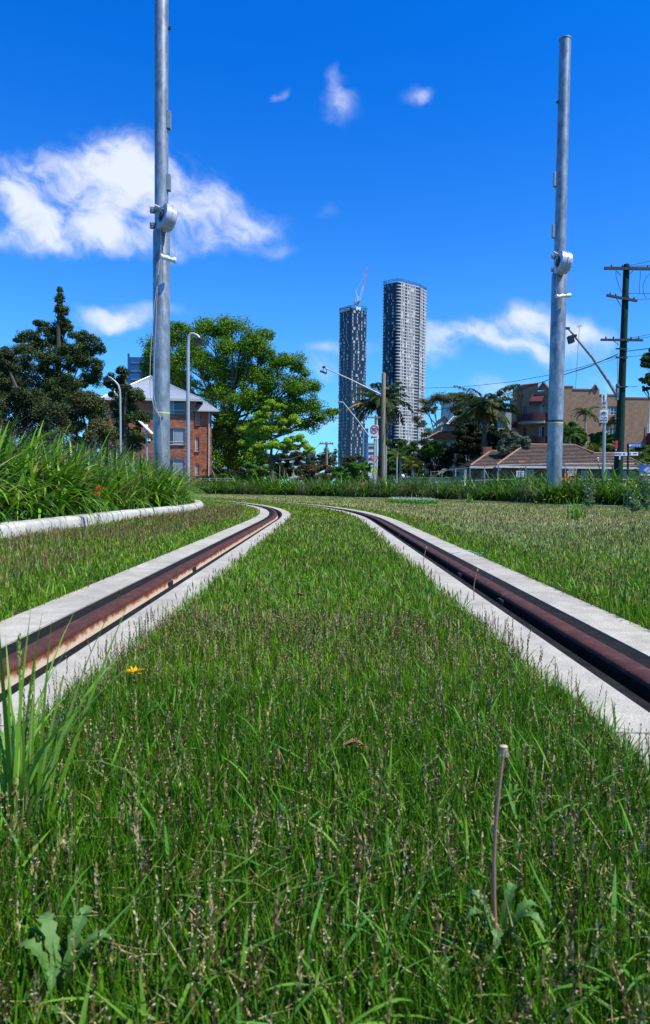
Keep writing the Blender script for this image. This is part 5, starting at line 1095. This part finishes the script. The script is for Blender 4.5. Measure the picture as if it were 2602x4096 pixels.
# crane
Yk=660; cb_=W(1429,1222,Yk); r_=thing('tower_crane','red and white luffing crane standing on the shorter tower roof','crane',cb_)
def lattice(mb,a,b,w,n,r):
    a=Vector(a);b=Vector(b);t=(b-a).normalized();u=t.cross(Vector((0,1,0))).normalized();v=t.cross(u)
    cs=[u*w+v*w,u*w-v*w,-u*w-v*w,-u*w+v*w]
    for c in cs: mb.tube([a+c,b+c*.6],r,4)
    for i in range(n):
        p=a.lerp(b,i/n);q=a.lerp(b,(i+1)/n)
        for k in range(4): mb.tube([p+cs[k],q+cs[(k+1)%4]],r*.6,3)
m_=MB(); lattice(m_,cb_-Vector((0,0,4)),W(1429,1205,Yk),.9,4,.16); m_.build('crane_mast',M['cranewhite'],r_)
a,b,c=W(1437,1205,Yk),W(1456,1145,Yk),W(1473,1072,Yk); m_=MB(); lattice(m_,a,b,.8,7,.15); m_.build('jib',M['cranewhite'],r_); m_=MB(); lattice(m_,b,c,.65,7,.15); m_.build('jib_tip',M['cranered'],r_)
m_=MB(); lattice(m_,W(1434,1204,Yk),W(1424,1165,Yk),.6,5,.14); m_.tube([W(1422,1204,Yk),W(1424,1165,Yk)],.14,4); m_.build('a_frame',M['cranewhite'],r_)
m_=MB(); m_.tube([W(1424,1163,Yk),W(1440,1140,Yk),c],.10,4); m_.build('luffing_cable',M['cranewhite'],r_); m_=MB(); m_.box(W(1426,1212,Yk),(4.8,3,2.4)); m_.box(W(1438,1208,Yk)+Vector((0,-1.8,0)),(1.5,1.6,2)); m_.build('machinery_deck',M['crate'] if False else M['galv2'],r_)
# small far buildings
for i,(x0_,x1_,y0_,Y,mt,l) in enumerate([(1160,1205,1780,420,'whitewall','white apartment block glimpsed behind the young tree'),(1225,1262,1805,450,'towerdark','dark low tower glimpsed left of the distant pole'),(1458,1474,1715,500,'bluesheet','pale blue tower peeping right of the dark tower base'),(1475,1500,1775,380,'whitewall','pale block behind the bike sign'),(1815,1905,1584,150,'galv2','grey modern block behind the cocos palm')]):
    r_=thing('apartment_block',l,'building',G((x0_+x1_)/2,Y)); a=W(x0_,y0_,Y); b=W(x1_,y0_,Y); m_=MB(); m_.box(((a.x+b.x)/2,Y+8,a.z/2),(b.x-a.x,16,a.z)); m_.build('wall',M[mt],r_)
    z=a.z-2
    k=0
    while z>a.z-16 and z>3:
        m_=MB(); m_.box(((a.x+b.x)/2,Y-.05,z),((b.x-a.x)*.86,.3,1.3)); m_.build('window_band',M['glass'],r_); z-=3.2
    m_=MB(); m_.box(((a.x+b.x)/2,Y+8,a.z+.3),(b.x-a.x+.6,16.6,.6)); m_.build('roof',M['towerslab'],r_)

# ------------------------------------------------------------------ cream houses
Y=84; r_=thing('cream_house','cream two storey house with terracotta and blue roofs behind the palms','house',G(1820,Y)); m_=MB()
def rectwall(mb,x0,x1,ytop,Y,holes_px=(),depth=.15):
    a=W(x0,1800,Y).x; b=W(x1,1800,Y).x; zt=W((x0+x1)/2,ytop,Y).z; hs=[(W(h[0],1700,Y).x-a,W(h[0],h[3],Y).z,W(h[2],1700,Y).x-a,W(h[0],h[1],Y).z) for h in holes_px]
    mb.wall((a,Y,0),(1,0,0),b-a,zt,hs,depth); return a,b,zt,hs
a,b,zt,h1=rectwall(m_,1735,1860,1757,Y,[(1768,1765,1808,1812)]); m_.wall((b,Y,0),(0,1,0),8,zt)
m_.wall((a,Y+8,0),(0,-1,0),8,zt)
Yg=Y+4; a2,b2,zt2,h2=rectwall(m_,1764,1842,1700,Yg,[(1774,1703,1792,1735)])
m_.wall((b2,Yg,0),(0,1,0),6,zt2); m_.wall((a2,Yg+6,0),(0,-1,0),6,zt2)
m_.build('wall',M['render'],r_); window(r_,(a,Y,0),(1,0,0),*h1[0],.15,frame='black'); window(r_,(a2,Yg,0),(1,0,0),*h2[0],.15,frame='black')
m_=MB(); e0=W(1674,1772,Y-.6); e1=W(1870,1757,Y-.6); e0.z=e1.z=zt-.05; e0.x=W(1700,1770,Y).x; t0=Vector((W(1757,1745,Y+4).x,Y+4,W(1757,1742,Y+4).z+.5)); t1=Vector((e1.x,Y+4,t0.z)); roofplane(m_,e0,e1,t1,t0); roofplane(m_,(e0.x,Y+9,e0.z),e0,t0,(t0.x,Y+5,t0.z)); m_.build('roof',M['tile2'],r_)
m_=MB(); m_.tube([e0,t0],.10,6); m_.tube([t0,t1],.10,6); m_.build('ridge',M['ridge'],r_)
zt2+=.05; l,rr=a2-.3,b2+.3; m_=MB(); gp=W(1778,1668,Yg); gx=gp.x; m_.quad([(l,Yg-.1,zt2),(W(1800,1690,Yg).x,Yg-.1,zt2),(gx,Yg-.1,gp.z)]); g1=m_.build('gable',M['render'],r_)
m_=MB(); xm=W(1800,1690,Yg).x; m_.plate([Vector((gx,Yg-.3,gp.z+.05)),Vector((xm+.1,Yg-.3,zt2)),Vector((xm+.1,Yg+5,zt2)),Vector((gx,Yg+5,gp.z+.05))],(.5,0,.8),.06); m_.plate([Vector((l-.1,Yg-.3,zt2)),Vector((gx,Yg-.3,gp.z+.05)),Vector((gx,Yg+5,gp.z+.05)),Vector((l-.1,Yg+5,zt2))],(-.5,0,.8),.06); m_.build('gable_roof',M['tile2'],r_)
m_=MB(); A=Vector((W(1782,1700,Yg).x,Yg-1.0,zt2+.0)); B=Vector((rr,Yg-1.0,zt2)); T=Vector((W(1826,1680,Yg).x,Yg+1.5,zt2+1.3)); m_.quad([A,B,T]); m_.quad([B,(rr,Yg+4,zt2),T]); m_.quad([(A.x,Yg+4,A.z),A,T]); m_.build('blue_roof',M['blueroof'],r_)
m_=MB(); m_.tube([A,B],.06,5); m_.tube([A,T],.05,5); m_.tube([B,T],.05,5); m_.build('gutter',M['gutter'],r_)
Y=80; r_=thing('cream_house','plain cream rendered wing with one dark window left of the tan flats','house',G(1998,Y)); m_=MB(); a,b,zt,hs=rectwall(m_,1956,2044,1640,Y,[(1983,1680,2026,1712),(1985,1760,2020,1800)]); m_.wall((a,Y+9,0),(0,-1,0),9,zt); m_.build('wall',M['render'],r_)
for h in hs: window(r_,(a,Y,0),(1,0,0),*h,.15,frame='black')
m_=MB(); p0=W(1952,1640,Y-.4); p1=W(2046,1622,Y-.4); m_.plate([p0,p1,p1+Vector((0,9,.3)),p0+Vector((0,9,.3))],(0,0,1),.12); m_.build('roof',M['galv2'],r_)

# ------------------------------------------------------------------ tan brick flats
Y=84; r_=thing('brick_flats','tan brick flats with stepped parapets and dark red balconies behind the right mast','building',G(2300,Y)); m_=MB()
def fwall(x0,x1,yt,Yq,holes_px=(),U=(1,0,0)): return rectwall(m_,x0,x1,yt,Yq,holes_px)
UL=Vector((.80,-.60,0)); PL=Vector((W(2252,1700,82.6).x,82.6,0)); NL=UL.cross(Vector((0,0,1)))
def pu(px):
    k=W(px,1700,1.).x; return (k*PL.y-PL.x)/(UL.x-k*UL.y)
def pz(px,py): p=PL+UL*pu(px); return W(px,py,p.y).z
def pp(px,py,out=0): p=PL+UL*pu(px)+NL*out; return Vector((p.x,p.y,pz(px,py)))
def swall(x0,x1,yt,holes_px=()):
    u0=pu(x0); zt=pz((x0+x1)/2,yt); hs=[(pu(h[0])-u0,pz(h[0],h[3]),pu(h[2])-u0,pz(h[0],h[1])) for h in holes_px]
    O=PL+UL*u0; m_.wall(O,UL,pu(x1)-u0,zt,hs,.15); return O,hs
w1=swall(2066,2149,1548,[(2093,1627,2108,1666),(2093,1710,2108,1748)]); w2=swall(2149,2252,1561,[(2157,1618,2178,1655),(2157,1706,2178,1755),(2206,1640,2225,1690)])
O0=w1[0]+Vector((0,2.0,0)); u_=W(2038,1700,1.).x; 
m_.wall(Vector((W(2038,1700,O0.y+1.2).x,O0.y+1.2,0)),(O0-Vector((W(2038,1700,O0.y+1.2).x,O0.y+1.2,0))),(O0-Vector((W(2038,1700,O0.y+1.2).x,O0.y+1.2,0))).length,W(2050,1600,O0.y).z)
m_.wall(O0,(0,-1,0),2.0,pz(2072,1548))
Yr=82; w3=fwall(2252,2393,1556,Yr); w4=fwall(2393,2497,1578,Yr+.5,[(2431,1624,2468,1659),(2427,1711,2466,1748)]); w5=fwall(2497,2596,1590,Yr+.2)
m_.wall((w3[1],Yr,0),(0,1,0),2,w3[2]); m_.wall((w3[0],Yr+.6,0),(0,-1,0),.6,w3[2])
# end gables on the left wing
m_.plate([pp(2149,1561,.002),pp(2172,1530,.002),pp(2200,1561,.002)],NL,-.35)
a0,b0,c0=W(2368,1558,Yr-.05),W(2393,1558,Yr-.05),W(2382,1539,Yr-.05); m_.plate([c0,b0,a0],(0,1,0),.4)
P_=[pp(2085,1549,.003),pp(2085,1542,.003)]+[pp(x,1541-7*(x-2085)/64+1.5*math.sin(x*.1),.003) for x in (2100,2120,2140)]+[pp(2149,1535,.003),pp(2149,1549,.003)]; m_.plate(P_,NL,-.35)
wl=m_.build('wall',M['tanbrick'],r_)
# upstand on second part at far left top of right wall
m_=MB(); a0,b0=W(2252,1545,Yr),W(2294,1558,Yr); m_.wall((a0.x,Yr-.01,b0.z),(1,0,0),b0.x-a0.x,a0.z-b0.z); m_.build('parapet',M['tanbrick'],r_)
m_=MB()
for x0_,x1_,py,Yq in ((2252,2294,1545,Yr),(2294,2368,1557,Yr),(2393,2497,1579,Yr+.5),(2497,2600,1591,Yr+.2)):
    a0,b0=W(x0_,py,Yq-.06),W(x1_,py,Yq-.06); m_.box(((a0.x+b0.x)/2,Yq+.1,a0.z),(b0.x-a0.x,.34,.16))
for qa,qb in ((pp(2149,1561,.05),pp(2172,1530,.05)),(pp(2172,1530,.05),pp(2200,1561,.05)),(pp(2200,1561,.05),pp(2252,1561,.05)),(pp(2085,1542,.05),pp(2149,1534,.05))): m_.tube([qa,qb],.12,5)
for (xa,ya),(xb,yb),Yq in (((2368,1558),(2382,1539),Yr),((2382,1539),(2393,1558),Yr)): m_.tube([W(xa,ya,Yq-.1),W(xb,yb,Yq-.1)],.12,5)
m_.build('coping',M['pinktrim'],r_)
m_=MB(); q=pp(2077,1546); m_.box((q.x,q.y,q.z/2),(.5,.3,q.z),UL,-NL,Vector((0,0,1))); m_.build('terracotta_strip',M['pinktrim'],r_)
for h in w1[1]: window(r_,w1[0],UL,*h,.1,'blockglass',2,'darksteel',.03)
for h in w2[1][:2]: window(r_,w2[0],UL,*h,.14,name='balcony_door',frame='gutter',curt=.4)
window(r_,w2[0],UL,*w2[1][2],.14,curt=.5)
for h in w4[3]: window(r_,(w4[0],Yr+.5,0),(1,0,0),*h,.14,mull=2,rail=.35,curt=.35)
def balcony(x0,x1,yt,yb,dep=1.1,bow=.5):
    a0,b0=pp(x0,yt),pp(x1,yb); zt,zb=pz((x0+x1)/2,yt),pz((x0+x1)/2,yb); n=10; L0=(b0-a0).length; A=Vector((a0.x,a0.y,0)); B=Vector((b0.x,b0.y,0))
    pf=[A.lerp(B,k/n)+NL*(dep+bow*math.sin(math.pi*k/n)) for k in range(n+1)]
    q=[A]+pf+[B]; m_=MB(); m_.prism([(p.x,p.y) for p in q],zb-.28,zb); sl=m_.build('balcony',M['render'],r_); m_=MB(); hh=zt-zb
    for i in range(len(q)-1):
        U=(q[i+1]-q[i]); L=U.length; U=U.normalized(); c=(q[i]+q[i+1])/2; m_.box((c.x,c.y,zb+hh*.5),(L*.98,.06,hh*.9),U,Vector((-U.y,U.x,0)))
    m_.build('balustrade',M['red'],sl); m_=MB(); m_.tube([Vector((p.x,p.y,zt+.05)) for p in q],.035,5); m_.build('handrail',M['black'],sl)
balcony(2086,2190,1657,1688); balcony(2112,2190,1750,1780,1.0,.2); balcony(2046,2068,1690,1716,1.4,.0)
for x0_,x1_,yt,yb in ((2128,2178,1580,1608),):
    a0,b0=pp(x0_,yt,.05),pp(x1_,yt,.05); dn=Vector((0,0,-.9)); m_=MB(); m_.plate([a0,b0,b0+NL*1.0+dn,a0+NL*1.0+dn],NL*.6+Vector((0,0,.7)),.05); m_.box((a0+b0)/2+NL*1.0+dn*1.2,((b0-a0).length,.05,.4),UL,-NL,Vector((0,0,1))); m_.build('awning',M['red'],r_)
px_=W(2592,1700,Yr-.0).x; m_=MB(); m_.tube([(px_,Yr+.05,0),(px_,Yr+.05,W(2592,1695,Yr).z)],.05,6); m_.build('downpipe',M['gutter'],r_)
m_=MB(); z=W(2600,1757,Yr).z; m_.box((W(2604,1757,Yr).x,Yr-.5,z),(.9,1.2,1.4)); m_.build('balustrade',M['red'],r_)
# ------------------------------------------------------------------ tiled roof house
Y=55; r_=thing('brick_house','long low brown brick house with a weathered tiled hip roof behind the right mast','house',G(2200,Y)); m_=MB()
zW=W(2200,1870,Y).z
wa_=rectwall(m_,1990,2590,1870,Y,[(2107,1879,2142,1912),(2330,1883,2362,1915),(2420,1884,2446,1918),(2500,1884,2545,1918)]); wb_=rectwall(m_,1870,1990,1868,Y+2.0,[(1930,1882,1960,1912)])
m_.wall((wa_[0],Y+2.0,0),(0,-1,0),2.0,zW); m_.build('wall',M['brownbrick'],r_)
for i,h in enumerate(wa_[3]):
    fo=window(r_,(wa_[0],Y,0),(1,0,0),h[0],h[1],h[2],min(h[3],zW-.12),.1,curt=(.9,0,.9,.3)[i],mull=1)
window(r_,(wb_[0],Y+2,0),(1,0,0),*wb_[3][0],.1)
ey=Y-.55; e=lambda px,py:W(px,py,ey)
zE=W(2200,1864,ey).z; V3=lambda px,Yq,z:Vector((W(px,1850,Yq).x,Yq,z))
rz_=W(2200,1781,Y+3.5).z; rz2=W(2420,1815,Y+2.2).z
m_=MB(); roofplane(m_,V3(1987,ey,zE),V3(2468,ey,zE),V3(2295,Y+3.5,rz_),V3(2101,Y+3.5,rz_))
roofplane(m_,V3(1987,Y+8,zE),V3(1987,ey,zE),V3(2101,Y+3.5,rz_),V3(2101,Y+3.6,rz_))
roofplane(m_,V3(2400,ey-.01,zE+.005),V3(2590,ey-.01,zE+.005),V3(2478,Y+2.2,rz2),V3(2370,Y+2.2,rz2)); roofplane(m_,V3(2590,ey,zE),V3(2590,Y+6,zE),V3(2478,Y+2.3,rz2),V3(2478,Y+2.2,rz2))
rzl=W(1964,1806,Y+4.6).z; roofplane(m_,V3(1883,Y+1.4,zE),V3(2010,Y+1.4,zE),V3(2060,Y+4.6,rzl),V3(1964,Y+4.6,rzl)); roofplane(m_,V3(1820,Y+7,zE-.05),V3(1883,Y+1.4,zE),V3(1964,Y+4.6,rzl),V3(1964,Y+4.7,rzl))
rf=m_.build('roof',M['tile'],r_); m_=MB()
for a0,b0 in ((V3(1987,ey,zE),V3(2101,Y+3.5,rz_)),(V3(2101,Y+3.5,rz_),V3(2295,Y+3.5,rz_)),(V3(2295,Y+3.5,rz_),V3(2376,Y+1.9,rz2)),(V3(2376,Y+2.2,rz2),V3(2478,Y+2.2,rz2)),(V3(2478,Y+2.2,rz2),V3(2590,ey,zE)),(V3(1883,Y+1.4,zE),V3(1964,Y+4.6,rzl)),(V3(1964,Y+4.6,rzl),V3(2050,Y+4.6,rzl))): m_.tube([a0+Vector((0,0,.05)),b0+Vector((0,0,.05))],.085,7)
m_.build('ridge_tiles',M['ridge'],rf)
m_=MB(); t_=V3(2084,Y-.0,0); c=W(2087,1849,Y+.2); m_.box(c+Vector((0,-.12,.0)),(.42,.3,.03),Vector((1,0,0)),Vector((0,.85,.5)),Vector((0,-.5,.85))); m_.build('new_tile',M['cone'],rf)
m_=MB(); c=V3(2392,ey+1.0,zE+.38); m_.tube([c,c+Vector((0,0,.35))],.07,8); m_.tube([c+Vector((0,0,.33)),c+Vector((0,0,.40))],[.11,.05],8); m_.box(c,(.5,.35,.05)); m_.build('roof_vent',M['gutter'],rf)
m_=MB(); a0,b0=V3(1985,ey-.05,zE-.02),V3(2592,ey-.05,zE-.02); m_.box(((a0.x+b0.x)/2,ey-.05,zE-.10),(b0.x-a0.x,.13,.17)); a0,b0=V3(1880,Y+1.3,zE),V3(1986,Y+1.3,zE); m_.box(((a0.x+b0.x)/2,Y+1.3,zE-.10),(b0.x-a0.x,.13,.17))
m_.build('gutter',M['gutter'],r_); a0=V3(2004,ey,zE-.1); m_=MB(); m_.tube([a0,a0+Vector((0,.02,-.2)),a0+Vector((-.12,.4,-.4)),Vector((a0.x-.12,ey+.4,0))],.05,8); m_.build('downpipe',M['gutter'],r_)
m_=MB(); m_.box(V3(1947,Y+6,W(1947,1804,Y+6).z-.3),(.75,.6,1.3)); m_.build('chimney',M['pinktrim'],r_)
# green picket fence
Y=51; r_=thing('picket_fence','green picket fence behind the bed right of the orange sign post','fence',G(1670,Y)); tops=[(1552,1924),(1618,1912),(1800,1911)]
for k,x in enumerate(np.arange(1552,1800,3.0)):
    yt=np.interp(x,[t[0] for t in tops],[t[1] for t in tops]); g0=G(x,Y); t=W(x,yt,Y); m_=MB(); m_.box((g0.x,Y,t.z/2),(.035,.02,t.z)); m_.build('picket',M['greenfence'],r_)
m_=MB(); m_.tube([W(x,y,Y-.03) for x,y in tops],.022,5); m_.tube([W(x,y+18,Y-.03) for x,y in tops],.022,5); m_.build('rail',M['greenfence'],r_)
# temporary fence panels
posts=[(1723,1887),(1768,1885),(1823,1876),(1880,1870),(1939,1866),(1994,1862),(2104,1858),(2200,1856),(2262,1856),(2410,1856),(2560,1856)]
for i in range(len(posts)-1):
    Yf=46+(.0 if i%2 else .12); (xa,ya),(xb,yb)=posts[i],posts[i+1]; a,b=G(xa+1,Yf),G(xb-1,Yf); ta,tb=W(xa+1,ya,Yf),W(xb-1,yb,Yf)
    r_=thing('fence_panel','wire mesh temporary fence panel, number %s from the left before the tiled house'%('one two three four five six seven eight nine ten'.split()[i]),'fence',a,'temporary fence panels before the tiled house')
    r_['label']=['leftmost low mesh fence panel beside the green pickets','second mesh fence panel from the left, next to the green pickets','mesh fence panel under the left corner of the tiled roof','mesh fence panel before the small left wing of the tiled house','mesh fence panel left of the white downpipe','mesh fence panel carrying the white construction sign','mesh fence panel just left of the right mast','mesh fence panel half hidden by the right mast','mesh fence panel carrying the danger sign','mesh fence panel behind the green power pole'][i]
    m_=MB(); m_.tube([a,ta,tb,b],.03,6); m_.tube([a.lerp(ta,.55),b.lerp(tb,.55)],.02,6); m_.build('frame',M['galv2'],r_)
    m_=MB(); n=max(3,int((b-a).length/.35))
    for k in range(1,n): m_.tube([a.lerp(b,k/n),ta.lerp(tb,k/n)],.0035,3)
    for k in range(1,6): m_.tube([a.lerp(ta,k/6),b.lerp(tb,k/6)],.0035,3)
    m_.build('mesh',M['darksteel'],r_)
# signs on the fence
def panel_sign(x0,y0,x1,y1,Y,label,mt):
    m_=MB(); p=G((x0+x1)/2,Y); c=W((x0+x1)/2,y1,Y); r_=thing('warning_sign',label,'sign',c); m_=MB(); plate(m_,x0,y0,x1,y1,Y,.012,.03); return r_,m_.build('board',M[mt],r_)
Yf=45.9; r_,b=panel_sign(2066,1884,2097,1909,Yf,'white construction vehicles board wired to the mesh fence','signwhite')
for k,t in enumerate(('CONSTRUCTION','VEHICLES','EXCEPTED')): text(t,2081.5,1889+7.3*k,4.6,Yf-.015,M['signblue'],b,wpx=(26,19,20)[k])
r_,b=panel_sign(2269,1873,2308,1902,Yf,'black, red and white DANGER board on the fence right of the mast','signwhite')
m_=MB(); m_.prect(2270,1874,2307,1885,Yf-.016,.003); m_.build('header',M['signblack'],b); m_=MB(); c=W(2288.5,1879.5,Yf-.018); m_.plate([c+Vector((math.cos(2*math.pi*k/20)*.26,0,math.sin(2*math.pi*k/20)*.07)) for k in range(20)][::-1],(0,-1,0),.004); m_.build('red_oval',M['signred'],b); text('DANGER',2288.5,1879.5,5.5,Yf-.025,M['signwhite'],b,wpx=26)
m_=MB()
for k in range(3): m_.prect(2274,1888+4*k,2303,1889.6+4*k,Yf-.015,.003)
m_.build('small_print',M['signblack'],b)
Yf=30; r_,b=panel_sign(2559,1862,2680,1903,Yf,'dark blue banner with pale picture at the right edge','signblue2' if 'signblue2' in M else 'signblue')
m_=MB(); m_.prect(2559,1898,2680,1903,Yf-.015,.003); m_.build('border',M['signwhite'],b); m_=MB(); c=W(2592,1880,Yf-.016); m_.plate([c+Vector((math.cos(2*math.pi*k/14)*.16*(1+.3*math.sin(k*2)),0,math.sin(2*math.pi*k/14)*.13)) for k in range(14)][::-1],(0,-1,0),.004); m_.build('picture',M['towerlite'],b)
m_=MB(); m_.tube([G(2562,Yf+.05),W(2562,1862,Yf+.05)],.03,6); m_.tube([G(2676,Yf+.05),W(2676,1862,Yf+.05)],.03,6); m_.build('post',M['galv2'],r_)
# cones and orange bits
def cone(px,Y,h,label):
    b=G(px,Y); r_=thing('traffic_cone',label,'traffic cone',b,'orange cones and markers'); m_=MB(); m_.box(b+Vector((0,0,.02)),(.36,.36,.04)); m_.build('base',M['black'],r_); m_=MB(); m_.tube([b+Vector((0,0,.04)),b+Vector((0,0,h*.9)),b+Vector((0,0,h))],[.15,.05,.03],14); m_.build('cone_body',M['cone'],r_,True)
    m_=MB(); m_.tube([b+Vector((0,0,h*.5)),b+Vector((0,0,h*.68))],[.108,.082],14); m_.build('reflective_band',M['signwhite'],r_)
cone(2259,32,1.25,'orange cone just right of the right mast, the left one'); cone(2270,33.5,1.35,'orange cone just right of the right mast, the middle one'); cone(2301,32,1.3,'orange cone under the danger board'); cone(2492,30,.95,'orange cone between the green pole and the street name post'); cone(2540,30,.95,'orange cone right of the street name post, nearest the banner'); cone(2529,31,.95,'orange cone just right of the street name post')
m_=MB(); c=W(1748,2002,27.2); m_.box(c,(.16,.02,.12),Vector((.85,0,.5)),Vector((0,1,0)),Vector((-.5,0,.85))); tag(m_.build('orange_marker',M['cone'],None,loc=c),'small orange scrap lying at the far kerb beside the clover','marker')
m_=MB(); a0=W(1442,1936,39); m_.box(a0,(.28,.02,.14)); m_.box(a0+Vector((.22,0,.02)),(.14,.02,.1)); tag(m_.build('barrier_mesh',M['cone'],None,loc=a0),'scrap of orange barrier mesh among the plants left of the signs','marker')
m_=MB(); P_=[track(4.35,.80,.004),track(4.30,.86,.02),track(4.32,.92,.03),track(4.22,.97,.01),track(4.3,1.0,.02),track(4.36,.96,.008)]; m_.tube(P_,.002,5); tag(m_.build('blue_string',mat('pale_blue_string',(.35,.6,.7),.6),None,loc=P_[0]),'thin pale blue string lying on the right concrete strip','string')
